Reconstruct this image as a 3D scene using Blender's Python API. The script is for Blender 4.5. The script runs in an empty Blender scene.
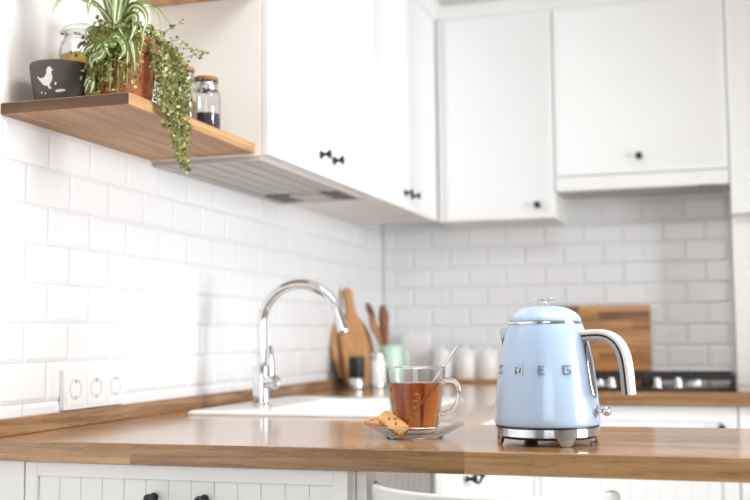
import bpy, bmesh, math, random
from mathutils import Vector, Matrix
random.seed(7)
S = bpy.context.scene
COL = S.collection
PI = math.pi

# ------------------------------------------------------------------ materials
def srgb(r, g, b):
    def f(c):
        c /= 255.0
        return c / 12.92 if c <= 0.04045 else ((c + 0.055) / 1.055) ** 2.4
    return (f(r), f(g), f(b), 1.0)

def base_mat(name):
    m = bpy.data.materials.new(name); m.use_nodes = True
    nt = m.node_tree
    return m, nt, nt.nodes['Principled BSDF']

def plain(name, col, rough=0.5, metal=0.0, spec=0.5, noise=0.0, nscale=40.0, bump=0.0, coat=0.0):
    m, nt, b = base_mat(name)
    b.inputs['Roughness'].default_value = rough
    b.inputs['Metallic'].default_value = metal
    b.inputs['Specular IOR Level'].default_value = spec
    b.inputs['Coat Weight'].default_value = coat
    b.inputs['Coat Roughness'].default_value = 0.05
    tc = nt.nodes.new('ShaderNodeTexCoord')
    nz = nt.nodes.new('ShaderNodeTexNoise'); nz.inputs['Scale'].default_value = nscale; nz.inputs['Detail'].default_value = 4
    nt.links.new(tc.outputs['Object'], nz.inputs['Vector'])
    mx = nt.nodes.new('ShaderNodeMix'); mx.data_type = 'RGBA'
    a = [max(0, c * (1 - noise)) for c in col[:3]] + [1]
    c2 = [min(1, c * (1 + noise)) for c in col[:3]] + [1]
    mx.inputs[6].default_value = a; mx.inputs[7].default_value = c2
    nt.links.new(nz.outputs['Fac'], mx.inputs[0])
    nt.links.new(mx.outputs[2], b.inputs['Base Color'])
    if bump:
        bp = nt.nodes.new('ShaderNodeBump'); bp.inputs['Strength'].default_value = bump; bp.inputs['Distance'].default_value = 0.002
        nt.links.new(nz.outputs['Fac'], bp.inputs['Height']); nt.links.new(bp.outputs['Normal'], b.inputs['Normal'])
    return m

def wood(name, light, dark, axis='X', stave=(0.55, 0.045), rough=0.3, contrast=0.35, grain=1.0, spec=0.5):
    """staved timber: staves run along the named axis; grain is stretched noise"""
    m, nt, b = base_mat(name)
    N = nt.nodes.new; Lk = nt.links.new
    tc = N('ShaderNodeTexCoord')
    mp = N('ShaderNodeMapping')
    Lk(tc.outputs['Object'], mp.inputs['Vector'])
    if axis == 'Y': mp.inputs['Rotation'].default_value = (0, 0, PI / 2)
    if axis == 'XZ': mp.inputs['Rotation'].default_value = (PI / 2, 0, 0)
    if axis == 'Z': mp.inputs['Rotation'].default_value = (0, PI / 2, 0)
    br = N('ShaderNodeTexBrick')
    br.inputs['Scale'].default_value = 1.0
    br.inputs['Brick Width'].default_value = stave[0]; br.inputs['Row Height'].default_value = stave[1]
    br.inputs['Mortar Size'].default_value = 0.0006; br.inputs['Mortar Smooth'].default_value = 0.3
    br.offset = 0.37; br.inputs['Bias'].default_value = 0.0
    br.inputs['Color1'].default_value = (0, 0, 0, 1); br.inputs['Color2'].default_value = (1, 1, 1, 1)
    br.inputs['Mortar'].default_value = (0.2, 0.2, 0.2, 1)
    Lk(mp.outputs['Vector'], br.inputs['Vector'])
    # grain
    ms = N('ShaderNodeMapping'); ms.inputs['Scale'].default_value = (2.5, 60, 60)
    Lk(mp.outputs['Vector'], ms.inputs['Vector'])
    # shift the grain from stave to stave
    sh = N('ShaderNodeVectorMath'); sh.operation = 'MULTIPLY_ADD'
    sh.inputs[1].default_value = (9, 5, 7)
    Lk(br.outputs['Color'], sh.inputs[0]); Lk(ms.outputs['Vector'], sh.inputs[2])
    nz = N('ShaderNodeTexNoise'); nz.inputs['Scale'].default_value = 1.0; nz.inputs['Detail'].default_value = 6; nz.inputs['Roughness'].default_value = 0.6
    nz.inputs['Distortion'].default_value = 0.6
    Lk(sh.outputs[0], nz.inputs['Vector'])
    # pores : short fine dark flecks
    mpo = N('ShaderNodeMapping'); mpo.inputs['Scale'].default_value = (40, 500, 500)
    Lk(mp.outputs['Vector'], mpo.inputs['Vector'])
    n2 = N('ShaderNodeTexNoise'); n2.inputs['Scale'].default_value = 1.0; n2.inputs['Detail'].default_value = 2
    Lk(mpo.outputs['Vector'], n2.inputs['Vector'])
    r1 = N('ShaderNodeMapRange'); r1.inputs[1].default_value = 0.3; r1.inputs[2].default_value = 0.7
    r1.inputs[3].default_value = -0.5 * grain; r1.inputs[4].default_value = 0.5 * grain
    Lk(nz.outputs['Fac'], r1.inputs[0])
    r2 = N('ShaderNodeMapRange'); r2.inputs[1].default_value = 0.55; r2.inputs[2].default_value = 0.72
    r2.inputs[3].default_value = 0.0; r2.inputs[4].default_value = -0.35 * grain
    Lk(n2.outputs['Fac'], r2.inputs[0])
    bw = N('ShaderNodeRGBToBW'); Lk(br.outputs['Color'], bw.inputs[0])
    r3 = N('ShaderNodeMapRange'); r3.inputs[3].default_value = 0.5 - contrast; r3.inputs[4].default_value = 0.5 + contrast
    Lk(bw.outputs[0], r3.inputs[0])
    a1 = N('ShaderNodeMath'); a1.operation = 'ADD'; Lk(r1.outputs[0], a1.inputs[0]); Lk(r2.outputs[0], a1.inputs[1])
    a2 = N('ShaderNodeMath'); a2.operation = 'ADD'; a2.use_clamp = True; Lk(a1.outputs[0], a2.inputs[0]); Lk(r3.outputs[0], a2.inputs[1])
    mx = N('ShaderNodeMix'); mx.data_type = 'RGBA'
    mx.inputs[6].default_value = dark; mx.inputs[7].default_value = light
    Lk(a2.outputs[0], mx.inputs[0]); Lk(mx.outputs[2], b.inputs['Base Color'])
    b.inputs['Roughness'].default_value = rough
    b.inputs['Specular IOR Level'].default_value = spec
    bp = N('ShaderNodeBump'); bp.inputs['Strength'].default_value = 0.12; bp.inputs['Distance'].default_value = 0.0006
    Lk(a1.outputs[0], bp.inputs['Height']); Lk(bp.outputs['Normal'], b.inputs['Normal'])
    return m

def glass(name, col=(1, 1, 1, 1), rough=0.0, ior=1.45):
    m, nt, b = base_mat(name)
    b.inputs['Base Color'].default_value = col
    b.inputs['Roughness'].default_value = rough
    b.inputs['Transmission Weight'].default_value = 1.0
    b.inputs['IOR'].default_value = ior
    return m

def solid_glass():
    return glass('solid_glass', (.96, .97, .965, 1), 0.0, 1.45)

def tea_mat():
    m = bpy.data.materials.new('tea'); m.use_nodes = True
    nt = m.node_tree
    b = nt.nodes['Principled BSDF']
    b.inputs['Base Color'].default_value = (1, 1, 1, 1)
    b.inputs['Transmission Weight'].default_value = 1.0
    b.inputs['Roughness'].default_value = 0.02
    b.inputs['IOR'].default_value = 1.33
    v = nt.nodes.new('ShaderNodeVolumeAbsorption')
    v.inputs['Color'].default_value = (0.86, 0.55, 0.13, 1); v.inputs['Density'].default_value = 50.0
    nt.links.new(v.outputs[0], nt.nodes['Material Output'].inputs['Volume'])
    return m

def pane_mat():
    m = bpy.data.materials.new('window_glass'); m.use_nodes = True
    nt = m.node_tree; nt.nodes.clear()
    o = nt.nodes.new('ShaderNodeOutputMaterial'); t = nt.nodes.new('ShaderNodeBsdfTransparent'); g = nt.nodes.new('ShaderNodeBsdfGlossy')
    g.inputs['Roughness'].default_value = 0.02
    f = nt.nodes.new('ShaderNodeFresnel'); x = nt.nodes.new('ShaderNodeMixShader')
    nt.links.new(f.outputs[0], x.inputs[0]); nt.links.new(t.outputs[0], x.inputs[1]); nt.links.new(g.outputs[0], x.inputs[2])
    nt.links.new(x.outputs[0], o.inputs[0])
    return m

def leaf_mat(name, ramp):
    """each leaf (mesh island) takes its own tone from the ramp"""
    m, nt, b = base_mat(name)
    ge = nt.nodes.new('ShaderNodeNewGeometry'); rp = nt.nodes.new('ShaderNodeValToRGB')
    el = rp.color_ramp.elements
    el[0].position = ramp[0][0]; el[0].color = ramp[0][1]; el[1].position = ramp[-1][0]; el[1].color = ramp[-1][1]
    for p, c in ramp[1:-1]:
        e = el.new(p); e.color = c
    nt.links.new(ge.outputs['Random Per Island'], rp.inputs[0]); nt.links.new(rp.outputs[0], b.inputs['Base Color'])
    b.inputs['Roughness'].default_value = 0.45
    b.inputs['Subsurface Weight'].default_value = 0.0
    return m

def stripe_leaf_mat():
    m, nt, b = base_mat('striped_leaf')
    uv = nt.nodes.new('ShaderNodeUVMap'); uv.uv_map = 'UVMap'
    sp = nt.nodes.new('ShaderNodeSeparateXYZ'); nt.links.new(uv.outputs[0], sp.inputs[0])
    rp = nt.nodes.new('ShaderNodeValToRGB'); el = rp.color_ramp.elements
    g1 = srgb(104, 126, 60); g2 = srgb(140, 156, 86); cr = srgb(234, 234, 196)
    el[0].position = 0.0; el[0].color = g2; el[1].position = 1.0; el[1].color = g2
    for p, c in ((0.2, g1), (0.33, g1), (0.40, cr), (0.60, cr), (0.67, g1), (0.8, g1)):
        e = el.new(p); e.color = c
    nt.links.new(sp.outputs['X'], rp.inputs[0]); nt.links.new(rp.outputs[0], b.inputs['Base Color'])
    b.inputs['Roughness'].default_value = 0.4
    return m

M = {}
M['wall'] = plain('white_wall_paint', srgb(243, 242, 239), 0.7, noise=0.015, nscale=12, bump=0.15)
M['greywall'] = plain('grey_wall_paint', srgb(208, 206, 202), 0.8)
M['ceiling'] = plain('ceiling_paint', srgb(240, 239, 236), 0.8)
M['floor'] = wood('oak_floor', srgb(190, 182, 172), srgb(160, 152, 142), 'Y', (1.2, 0.14), 0.45)
M['tile'] = plain('white_glazed_tile', srgb(230, 231, 233), 0.28, noise=0.01, nscale=9, spec=0.5)
M['grout'] = plain('pale_grout', srgb(224, 224, 225), 0.85)
M['cab'] = plain('white_lacquer', srgb(232, 232, 232), 0.38, noise=0.005)
M['cabin'] = plain('cabinet_carcass', srgb(236, 235, 232), 0.5)
M['oakX'] = wood('oak_worktop', srgb(188, 147, 103), srgb(124, 88, 55), 'X', (0.62, 0.047), 0.2, 0.3)
M['oakY'] = wood('oak_worktop_lengthwise', srgb(188, 147, 103), srgb(124, 88, 55), 'Y', (0.62, 0.047), 0.18, 0.3)
for k_ in ('oakX', 'oakY'):
    pb_ = M[k_].node_tree.nodes['Principled BSDF']; pb_.inputs['Coat Weight'].default_value = .5; pb_.inputs['Coat Roughness'].default_value = .12
M['shelf'] = wood('oak_shelf', srgb(200, 160, 114), srgb(152, 112, 74), 'Y', (1.6, 0.16), 0.5, 0.18)
M['shaded_endgrain'] = wood('shaded_oak_end_grain', srgb(114, 82, 56), srgb(80, 54, 35), 'X', (0.3, 0.3), 0.6, 0.05)  # end grain, with the shade on the shelf's near end put into the tone
M['board'] = wood('beech_board', srgb(206, 160, 112), srgb(176, 126, 80), 'Z', (2, 0.3), 0.5, 0.1)
M['darkboard'] = wood('walnut_board', srgb(150, 105, 70), srgb(92, 58, 36), 'Z', (2, 0.3), 0.5, 0.15)
M['acacia'] = wood('acacia_board', srgb(206, 150, 92), srgb(112, 70, 38), 'XZ', (0.21, 0.040), 0.4, 0.42)
M['spoonwood'] = wood('spoon_wood', srgb(196, 146, 98), srgb(150, 100, 60), 'Z', (1, 0.3), 0.55, 0.1)
M['spoondark'] = wood('dark_spoon_wood', srgb(142, 92, 56), srgb(98, 60, 36), 'Z', (1, 0.3), 0.5, 0.1)
M['chrome'] = plain('chrome', (0.70, 0.71, 0.73, 1), 0.09, 1.0)
M['letter'] = plain('letter_steel', (0.34, 0.35, 0.37, 1), 0.3, 1.0)
M['satin'] = plain('satin_steel', (0.62, 0.62, 0.62, 1), 0.28, 1.0)
M['black'] = plain('black_metal', srgb(30, 31, 33), 0.42, 0.2)
M['iron'] = plain('cast_iron', srgb(26, 26, 27), 0.6)
M['blackglass'] = plain('black_glass', srgb(14, 14, 15), 0.08)
M['sink'] = plain('white_sink_composite', srgb(246, 246, 245), 0.2)
M['blue'] = plain('pastel_blue_enamel', srgb(168, 190, 215), 0.24, 0.0, coat=0.25)
M['gap'] = plain('dark_gasket', srgb(28, 34, 52), 0.4)
M['ceramic'] = plain('white_ceramic', srgb(240, 240, 238), 0.2)
M['mint'] = plain('mint_enamel', srgb(196, 226, 205), 0.25)
M['terracotta'] = plain('terracotta', srgb(172, 98, 66), 0.85, noise=0.12, nscale=30, bump=0.2)
M['soil'] = plain('potting_soil', srgb(52, 38, 28), 0.95, noise=0.4, nscale=120, bump=0.6)
M['bowl'] = plain('charcoal_stoneware', srgb(78, 70, 64), 0.55, noise=0.12, nscale=25)
M['paint'] = plain('white_motif_paint', srgb(226, 222, 214), 0.6, noise=0.06, nscale=90)
M['cork'] = plain('cork', srgb(150, 104, 72), 0.8, noise=0.2, nscale=160, bump=0.3)
def thin_glass(name, tint, edge):
    m = bpy.data.materials.new(name); m.use_nodes = True
    nt = m.node_tree; nt.nodes.clear(); N = nt.nodes.new
    o = N('ShaderNodeOutputMaterial'); t = N('ShaderNodeBsdfTransparent'); g = N('ShaderNodeBsdfGlossy'); g.inputs['Roughness'].default_value = 0.02
    lw = N('ShaderNodeLayerWeight'); lw.inputs['Blend'].default_value = 0.35
    rp = N('ShaderNodeValToRGB'); rp.color_ramp.elements[0].color = tint; rp.color_ramp.elements[1].color = edge
    rp.color_ramp.elements[0].position = 0.45; rp.color_ramp.elements[1].position = 1.0
    nt.links.new(lw.outputs['Facing'], rp.inputs[0]); nt.links.new(rp.outputs[0], t.inputs[0])
    pw = N('ShaderNodeMath'); pw.operation = 'POWER'; pw.inputs[1].default_value = 3.0; nt.links.new(lw.outputs['Facing'], pw.inputs[0])
    f = N('ShaderNodeMapRange'); f.inputs[3].default_value = 0.035; f.inputs[4].default_value = 0.85; nt.links.new(pw.outputs[0], f.inputs[0]); x = N('ShaderNodeMixShader')
    nt.links.new(f.outputs[0], x.inputs[0]); nt.links.new(t.outputs[0], x.inputs[1]); nt.links.new(g.outputs[0], x.inputs[2])
    nt.links.new(x.outputs[0], o.inputs[0])
    return m
M['glass'] = thin_glass('clear_glass', (.97, .975, .975, 1), (.34, .37, .38, 1))
M['spice_brown'] = plain('brown_spice', srgb(120, 88, 72), 0.9, noise=0.35, nscale=200, bump=0.5)
M['spice_dark'] = plain('dark_spice', srgb(58, 54, 62), 0.9, noise=0.4, nscale=220, bump=0.5)
M['pasta'] = plain('yellow_grain', srgb(222, 172, 84), 0.8, noise=0.2, nscale=160, bump=0.5)
M['plastic'] = plain('white_plastic', srgb(235, 235, 236), 0.3)
M['socket'] = plain('socket_plastic', srgb(196, 196, 200), 0.35)
M['hood'] = plain('hood_grey', srgb(186, 182, 177), 0.45, 0.0)
M['hooddark'] = plain('hood_intake', srgb(74, 74, 78), 0.5)
M['chair'] = plain('pale_grey_chair_shell', srgb(214, 214, 212), 0.4)
M['biscuit'] = plain('baked_biscuit', srgb(216, 166, 108), 0.85, noise=0.3, nscale=70, bump=0.6)
M['nut'] = plain('almond', srgb(150, 92, 54), 0.7, noise=0.2, nscale=120)
M['pale_glass'] = thin_glass('pale_clear_glass', (.98, .985, .985, 1), (.74, .77, .78, 1)); M['tea'] = tea_mat(); M['sglass'] = solid_glass()
M['pane'] = pane_mat()
M['stripe'] = stripe_leaf_mat()
M['runner'] = plain('runner_stem', srgb(190, 180, 98), 0.5)
M['trail'] = leaf_mat('trailing_leaf', [(0.0, srgb(66, 78, 38)), (0.3, srgb(104, 114, 58)), (0.65, srgb(146, 148, 84)), (1.0, srgb(200, 194, 130))])
M['stem'] = plain('thin_stem', srgb(140, 140, 82), 0.6)

# ------------------------------------------------------------------ geometry helpers
def BM(): return bmesh.new()

def box(bm, x0, x1, y0, y1, z0, z1, bev=0.0, seg=2):
    c = bmesh.ops.create_cube(bm, size=1.0)
    vs = c['verts']
    for v in vs:
        v.co = Vector((x0 if v.co.x < 0 else x1, y0 if v.co.y < 0 else y1, z0 if v.co.z < 0 else z1))
    if bev:
        es = list({e for v in vs for e in v.link_edges})
        r = bmesh.ops.bevel(bm, geom=es, offset=bev, segments=seg, affect='EDGES', profile=0.5)
    return bm

def quad_prism(bm, pts, z0, z1):
    lo = [bm.verts.new((p[0], p[1], z0)) for p in pts]; hi = [bm.verts.new((p[0], p[1], z1)) for p in pts]
    n = len(pts)
    bm.faces.new(lo[::-1]); bm.faces.new(hi)
    for i in range(n):
        bm.faces.new((lo[i], lo[(i + 1) % n], hi[(i + 1) % n], hi[i]))

def lathe(bm, prof, c=(0, 0, 0), n=48, axis='Z', mat=None):
    """profile of (radius, height); closes at r == 0"""
    rings = []
    for r, h in prof:
        ring = []
        if r < 1e-6:
            p = Vector((0, 0, h)); ring = [p]
        else:
            ring = [Vector((r * math.cos(2 * PI * i / n), r * math.sin(2 * PI * i / n), h)) for i in range(n)]
        out = []
        for p in ring:
            if axis == 'X': p = Vector((p.z, p.x, p.y))
            elif axis == '-Y': p = Vector((p.x, -p.z, p.y))
            if mat is not None: p = mat @ p
            out.append(bm.verts.new(p + Vector(c)))
        rings.append(out)
    for a, b in zip(rings[:-1], rings[1:]):
        if len(a) == 1 and len(b) == 1: continue
        for i in range(n):
            j = (i + 1) % n
            if len(a) == 1: bm.faces.new((a[0], b[i], b[j]))
            elif len(b) == 1: bm.faces.new((a[i], a[j], b[0]))
            else: bm.faces.new((a[i], a[j], b[j], b[i]))

def catmull(pts, k=8):
    pts = [Vector(p) for p in pts]
    P = [pts[0] * 2 - pts[1]] + pts + [pts[-1] * 2 - pts[-2]]
    out = []
    for i in range(1, len(P) - 2):
        for j in range(k):
            t = j / k
            a, b, c, d = P[i - 1], P[i], P[i + 1], P[i + 2]
            out.append(0.5 * ((2 * b) + (c - a) * t + (2 * a - 5 * b + 4 * c - d) * t * t + (3 * b - a - 3 * c + d) * t ** 3))
    out.append(pts[-1])
    return out

def tube(bm, path, rad, n=12, cap=True, flat=None):
    """rad: number or list; flat=(axis vector, factor): squash the section along a direction"""
    path = [Vector(p) for p in path]
    m = len(path)
    if not isinstance(rad, (list, tuple)): rad = [rad] * m
    up = None; rings = []
    for i, p in enumerate(path):
        t = (path[min(i + 1, m - 1)] - path[max(i - 1, 0)]).normalized()
        if up is None:
            up = Vector((0, 0, 1)) if abs(t.z) < 0.9 else Vector((1, 0, 0))
        s = t.cross(up).normalized(); up = s.cross(t).normalized()
        ring = []
        for k in range(n):
            a = 2 * PI * k / n
            o = (s * math.cos(a) + up * math.sin(a)) * rad[i]
            if flat: o = o - flat[0] * (o.dot(flat[0]) * (1 - flat[1]))
            ring.append(bm.verts.new(p + o))
        rings.append(ring)
    for a, b in zip(rings[:-1], rings[1:]):
        for k in range(n):
            bm.faces.new((a[k], a[(k + 1) % n], b[(k + 1) % n], b[k]))
    if cap:
        bm.faces.new(rings[0][::-1]); bm.faces.new(rings[-1])

def sweep_rect(bm, path, w_vec, h, thick):
    pass

ORIG = {}
def thing(name, label, cat, loc, group=None):
    o = bpy.data.objects.new(name, None); COL.objects.link(o)
    o.empty_display_size = 0.05
    o.location = loc; o['label'] = label; o['category'] = cat
    if group: o['group'] = group
    ORIG[o] = Vector(loc)
    return o

def obj(name, bm, mat, parent=None, label=None, smooth=True, angle=40, local=False):
    org = Vector((0, 0, 0))
    if parent is not None:
        q = parent
        while q not in ORIG and q.parent: q = q.parent
        org = ORIG.get(q, Vector((0, 0, 0)))
    elif not local:
        # origin at the centre of the base
        xs = [v.co for v in bm.verts]
        org = Vector(((min(v.x for v in xs) + max(v.x for v in xs)) / 2, (min(v.y for v in xs) + max(v.y for v in xs)) / 2, min(v.z for v in xs)))
    bmesh.ops.recalc_face_normals(bm, faces=bm.faces)
    if org.length and not local:
        bmesh.ops.translate(bm, verts=bm.verts, vec=-org)
    me = bpy.data.meshes.new(name); bm.to_mesh(me); bm.free()
    mats = mat if isinstance(mat, (list, tuple)) else [mat]
    for m in mats: me.materials.append(m)
    if smooth:
        for p in me.polygons: p.use_smooth = True
        me.set_sharp_from_angle(angle=math.radians(angle))
    o = bpy.data.objects.new(name, me); COL.objects.link(o)
    if parent is not None:
        o.parent = parent
    elif not local:
        o.location = org; ORIG[o] = org
    if label: o['label'] = label
    return o

def tag(o, label, cat, group=None):
    o['label'] = label; o['category'] = cat
    if group: o['group'] = group
    return o

def struct(name, bm, mat, smooth=False, parent=None):
    o = obj(name, bm, mat, parent, smooth=smooth)
    o['kind'] = 'structure'
    return o

def dup(root, loc, label=None, rz=None):
    r = root.copy(); COL.objects.link(r); r.location = loc
    if label: r['label'] = label
    if rz is not None: r.rotation_euler = (0, 0, rz)
    for ch in list(root.children):
        c = ch.copy(); COL.objects.link(c); c.parent = r
        for g in list(ch.children):
            d = g.copy(); COL.objects.link(d); d.parent = c
    return r

# ------------------------------------------------------------------ room
XW, YB = -1.36, 4.425          # plaster planes
XR, YF, ZC = 2.7, -2.2, 2.66
b = BM(); box(b, XW - .1, XR + .1, YF - .1, YB + .1, -.1, 0); struct('floor', b, M['floor'])
b = BM(); box(b, XW - .1, XR + .1, YF - .1, YB + .1, ZC, ZC + .1); struct('ceiling', b, M['ceiling'])
b = BM(); box(b, XW - .1, XW, YF, YB, 0, ZC); wl = struct('wall_left', b, M['wall'])
b = BM(); box(b, XW - .1, XR + .1, YB, YB + .1, 0, ZC); wb = struct('wall_back', b, M['wall'])

def wall_with_hole(name, x0, x1, y0, y1, axis, h0, h1, z0, z1):
    b = BM()
    if axis == 'Y':
        box(b, x0, x1, y0, h0, 0, ZC); box(b, x0, x1, h1, y1, 0, ZC); box(b, x0, x1, h0, h1, 0, z0); box(b, x0, x1, h0, h1, z1, ZC)
    else:
        box(b, x0, h0, y0, y1, 0, ZC); box(b, h1, x1, y0, y1, 0, ZC); box(b, h0, h1, y0, y1, 0, z0); box(b, h0, h1, y0, y1, z1, ZC)
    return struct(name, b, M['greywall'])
RW = (1.1, 2.5, .35, 2.3)      # window in the right wall
FW = (-0.2, 1.5, 0.9, 2.3)      # unseen window added behind the viewer for fill light
wall_with_hole('wall_right', XR, XR + .1, YF, YB, 'Y', *RW)
wall_with_hole('wall_front', XW - .1, XR + .1, YF - .1, YF, 'X', *FW)
def window(name, axis, h0, h1, z0, z1, pos):
    b = BM(); g = BM(); t = .05
    def bx(bm, a0, a1, c0, c1, d0, d1):
        if axis == 'Y': box(bm, pos + d0, pos + d1, a0, a1, c0, c1, .003, 1)
        else: box(bm, a0, a1, pos - d1, pos - d0, c0, c1, .003, 1)
    mid = (h0 + h1) / 2
    bx(b, h0, h1, z0, z0 + t, .03, .08); bx(b, h0, h1, z1 - t, z1, .03, .08)
    for q in (h0, mid - t / 2, h1 - t): bx(b, q, q + t, z0 + t, z1 - t, .03, .08)
    w = struct(name, b, M['plastic'])
    for q0, q1 in ((h0 + t, mid - t / 2), (mid + t / 2, h1 - t)):
        g = BM(); bx2 = (pos + .052, pos + .058)
        if axis == 'Y': box(g, pos + .052, pos + .058, q0, q1, z0 + t, z1 - t)
        else: box(g, q0, q1, pos - .058, pos - .052, z0 + t, z1 - t)
        struct('window_pane', g, M['pane'], parent=w)
window('window_1', 'Y', *RW, XR)
window('added_window_2', 'X', *FW, YF)

# pillar at the right end of the back wall
b = BM(); box(b, .078, XR, 4.20, YB, 0, ZC); struct('wall_pillar', b, M['wall'])

# tiles: bevelled metro tiles in a running bond
TP, TH, Z0 = .160, .0829, .9687
def tile(bm, axis, s, u0, u1, z0, z1, sgn):
    """axis 'Y': tile on the left wall facing +X; 'X': tile on the back wall facing -Y"""
    d0, d1, bv = 0.0, .0085, .009
    bu = min(bv, (u1 - u0) * .3); bz = min(bv, (z1 - z0) * .3)
    out = []
    for (ins, d) in ((0, d0), (0, .0056), (1, d1)):
        us = (u0 + bu * ins, u1 - bu * ins); zs = (z0 + bz * ins, z1 - bz * ins)
        ring = []
        for (u, z) in ((us[0], zs[0]), (us[1], zs[0]), (us[1], zs[1]), (us[0], zs[1])):
            co = (s + d, u, z) if axis == 'Y' else (u, s - d, z)
            ring.append(bm.verts.new(co))
        out.append(ring)
    for a, c in zip(out[:-1], out[1:]):
        for i in range(4): bm.faces.new((a[i], a[(i + 1) % 4], c[(i + 1) % 4], c[i]))
    bm.faces.new(out[-1])
def tiles(axis, s, lo, hi, zlo, zhi, phase):
    bm = BM(); g = .0009
    k = -1
    while Z0 + k * TH < zhi - .004:
        za, zb = max(zlo, Z0 + k * TH), min(zhi, Z0 + (k + 1) * TH)
        off = phase if k % 2 == 0 else phase - TP / 2
        n0 = math.floor((lo - off) / TP)
        u = off + n0 * TP
        while u < hi:
            a, c = max(lo, u), min(hi, u + TP)
            if c - a > .01 and zb - za > .006: tile(bm, axis, s, a + g, c - g, za + g, zb - g, 1)
            u += TP
        k += 1
    return bm
b = BM(); box(b, XW, XW + .0022, 1.2, YB, .9, 1.553); struct('wall_grout', b, M['grout'], parent=wl)
struct('wall_tiling', tiles('Y', XW, 1.2, YB - .006, .912, 1.551, 1.976), M['tile'], parent=wl)
b = BM(); box(b, XW + .0022, .078, YB - .0022, YB, .9, 1.76); struct('wall_grout', b, M['grout'], parent=wb)
struct('wall_tiling', tiles('X', YB, XW + .009, .0775, .912, 1.755, -1.30), M['tile'], parent=wb)

# ------------------------------------------------------------------ knobs and handles
def knob_bm(p, axis):
    bm = BM()
    lathe(bm, [(0, 0), (.0115, 0), (.0115, .002), (.0075, .006), (.0042, .012), (.0042, .015), (.0085, .020), (.0125, .0245), (.0125, .0275), (.009, .029), (0, .029)], p, 24, axis)
    return bm
def bail_bm(p0, p1, out):
    """two posts with a hanging bail between them; out: direction away from the front"""
    bm = BM(); out = Vector(out); p0 = Vector(p0); p1 = Vector(p1)
    for p in (p0, p1):
        rot = out.to_track_quat('Z', 'Y').to_matrix()
        lathe(bm, [(0, 0), (.0085, 0), (.0085, .003), (.0045, .006), (.0045, .016), (.0085, .019), (.0085, .025), (.006, .028), (0, .028)], p, 20, 'Z', rot)
    q = []
    for i in range(13):
        t = i / 12
        q.append(p0.lerp(p1, t) + out * .022 + Vector((0, 0, -.015 * math.sin(PI * t) ** .6 if 0 < t < 1 else 0)))
    tube(bm, q, .0038, 10)
    return bm

# ------------------------------------------------------------------ wall cabinets
ZB, ZT, XF, YBF = 1.548, 2.367, -1.03, 4.13
def door_bm(axis, pos, u0, u1, z0, z1, th=.019, frame=.024):
    """door slab with a shallow raised edge frame; axis 'X': faces +X at pos, '-Y': faces -Y at pos"""
    bm = BM()
    def P(u, d, z): return (pos - d, u, z) if axis == 'X' else (u, pos + d, z)
    rings = []
    for ins, d in ((0.0015, th), (0.0, th - .0015), (0.0, .0015), (.0015, 0), (frame - .004, 0), (frame, .0022)):
        rings.append([bm.verts.new(P(u, d, z)) for u, z in ((u0 + ins, z0 + ins), (u1 - ins, z0 + ins), (u1 - ins, z1 - ins), (u0 + ins, z1 - ins))])
    bm.faces.new(rings[0]); bm.faces.new(rings[-1])
    for a, c in zip(rings[:-1], rings[1:]):
        for i in range(4): bm.faces.new((a[i], a[(i + 1) % 4], c[(i + 1) % 4], c[i]))
    return bm
g = .0011
CY = [2.416, 2.8395, 3.2635, 3.6895, 4.113]
def left_cabinet(y0, y1, ks, label):
    t = thing('wall_cabinet', label, 'cabinet', ((XW + XF) / 2, (y0 + y1) / 2, ZB), 'white wall cabinets on the left wall')
    b = BM(); box(b, XW + .001, XF - .0205, y0 + .0005, y1 - .0005, ZB, ZT, .001, 1); obj('cabinet_body', b, M['cabin'], t)
    ym = (y0 + y1) / 2
    for (a, c), k in zip(((y0, ym), (ym, y1)), ks):
        d = obj('door', door_bm('X', XF, a + g, c - g, ZB + .001, ZT), M['cab'], t)
        obj('door_knob', knob_bm((XF, k, 1.607), 'X'), M['black'], d, 'small flared black knob')
    return t
left_cabinet(CY[0], CY[2], (2.788, 2.897), 'white two-door wall cabinet beside the oak shelf, above the grey hood panel')
left_cabinet(CY[2], CY[4], (3.648, 3.742), 'white two-door wall cabinet on the left wall next to the room corner')
# back wall
t = thing('wall_cabinet', 'white single-door wall cabinet in the corner of the back wall, knob at lower right', 'cabinet', (-.8, 4.28, ZB))
b = BM(); box(b, XF + .0005, -.5655, YBF + .0205, YB - .0025, ZB, ZT, .001, 1); obj('cabinet_body', b, M['cabin'], t)
b = BM(); box(b, XF + .001, -1.004, YBF, YBF + .019, ZB + .001, ZT, .001, 1); obj('filler_strip', b, M['cab'], t)
d = obj('door', door_bm('-Y', YBF, -1.002, -.568, ZB + .001, ZT), M['cab'], t)
obj('door_knob', knob_bm((-.634, YBF, 1.600), '-Y'), M['black'], d, 'small round black knob')
t = thing('wall_cabinet', 'white lift-door wall cabinet with built-in extractor above the gas hob', 'cabinet', (-.245, 4.28, 1.65))
b = BM(); box(b, -.5645, .0735, YBF + .0205, YB - .0025, 1.656, ZT, .001, 1); obj('cabinet_body', b, M['cabin'], t)
d = obj('door', door_bm('-Y', YBF, -.563, .072, 1.706, ZT), M['cab'], t)
obj('door_knob', knob_bm((-.247, YBF, 1.769), '-Y'), M['black'], d, 'small round black knob')
b = BM(); box(b, -.563, .072, YBF - .004, YBF + .019, 1.648, 1.702, .0015, 1); obj('extractor_front', b, M['cab'], t, angle=22)
b = BM(); box(b, -.54, .05, YBF + .02, YB - .06, 1.646, 1.6555); obj('extractor_grille', b, M['hood'], t)
b = BM(); box(b, -.04, .03, YBF + .004, YBF + .018, 1.6445, 1.6478); obj('extractor_switch', b, M['hooddark'], t)
t = thing('wall_cabinet', 'white wall cabinet at the right edge of the picture above the pillar', 'cabinet', (.4, 4.17, ZB - .012))
b = BM(); box(b, .0755, .72, YBF + .0205, 4.1995, ZB - .012, ZT, .001, 1); obj('cabinet_body', b, M['cabin'], t)
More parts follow.
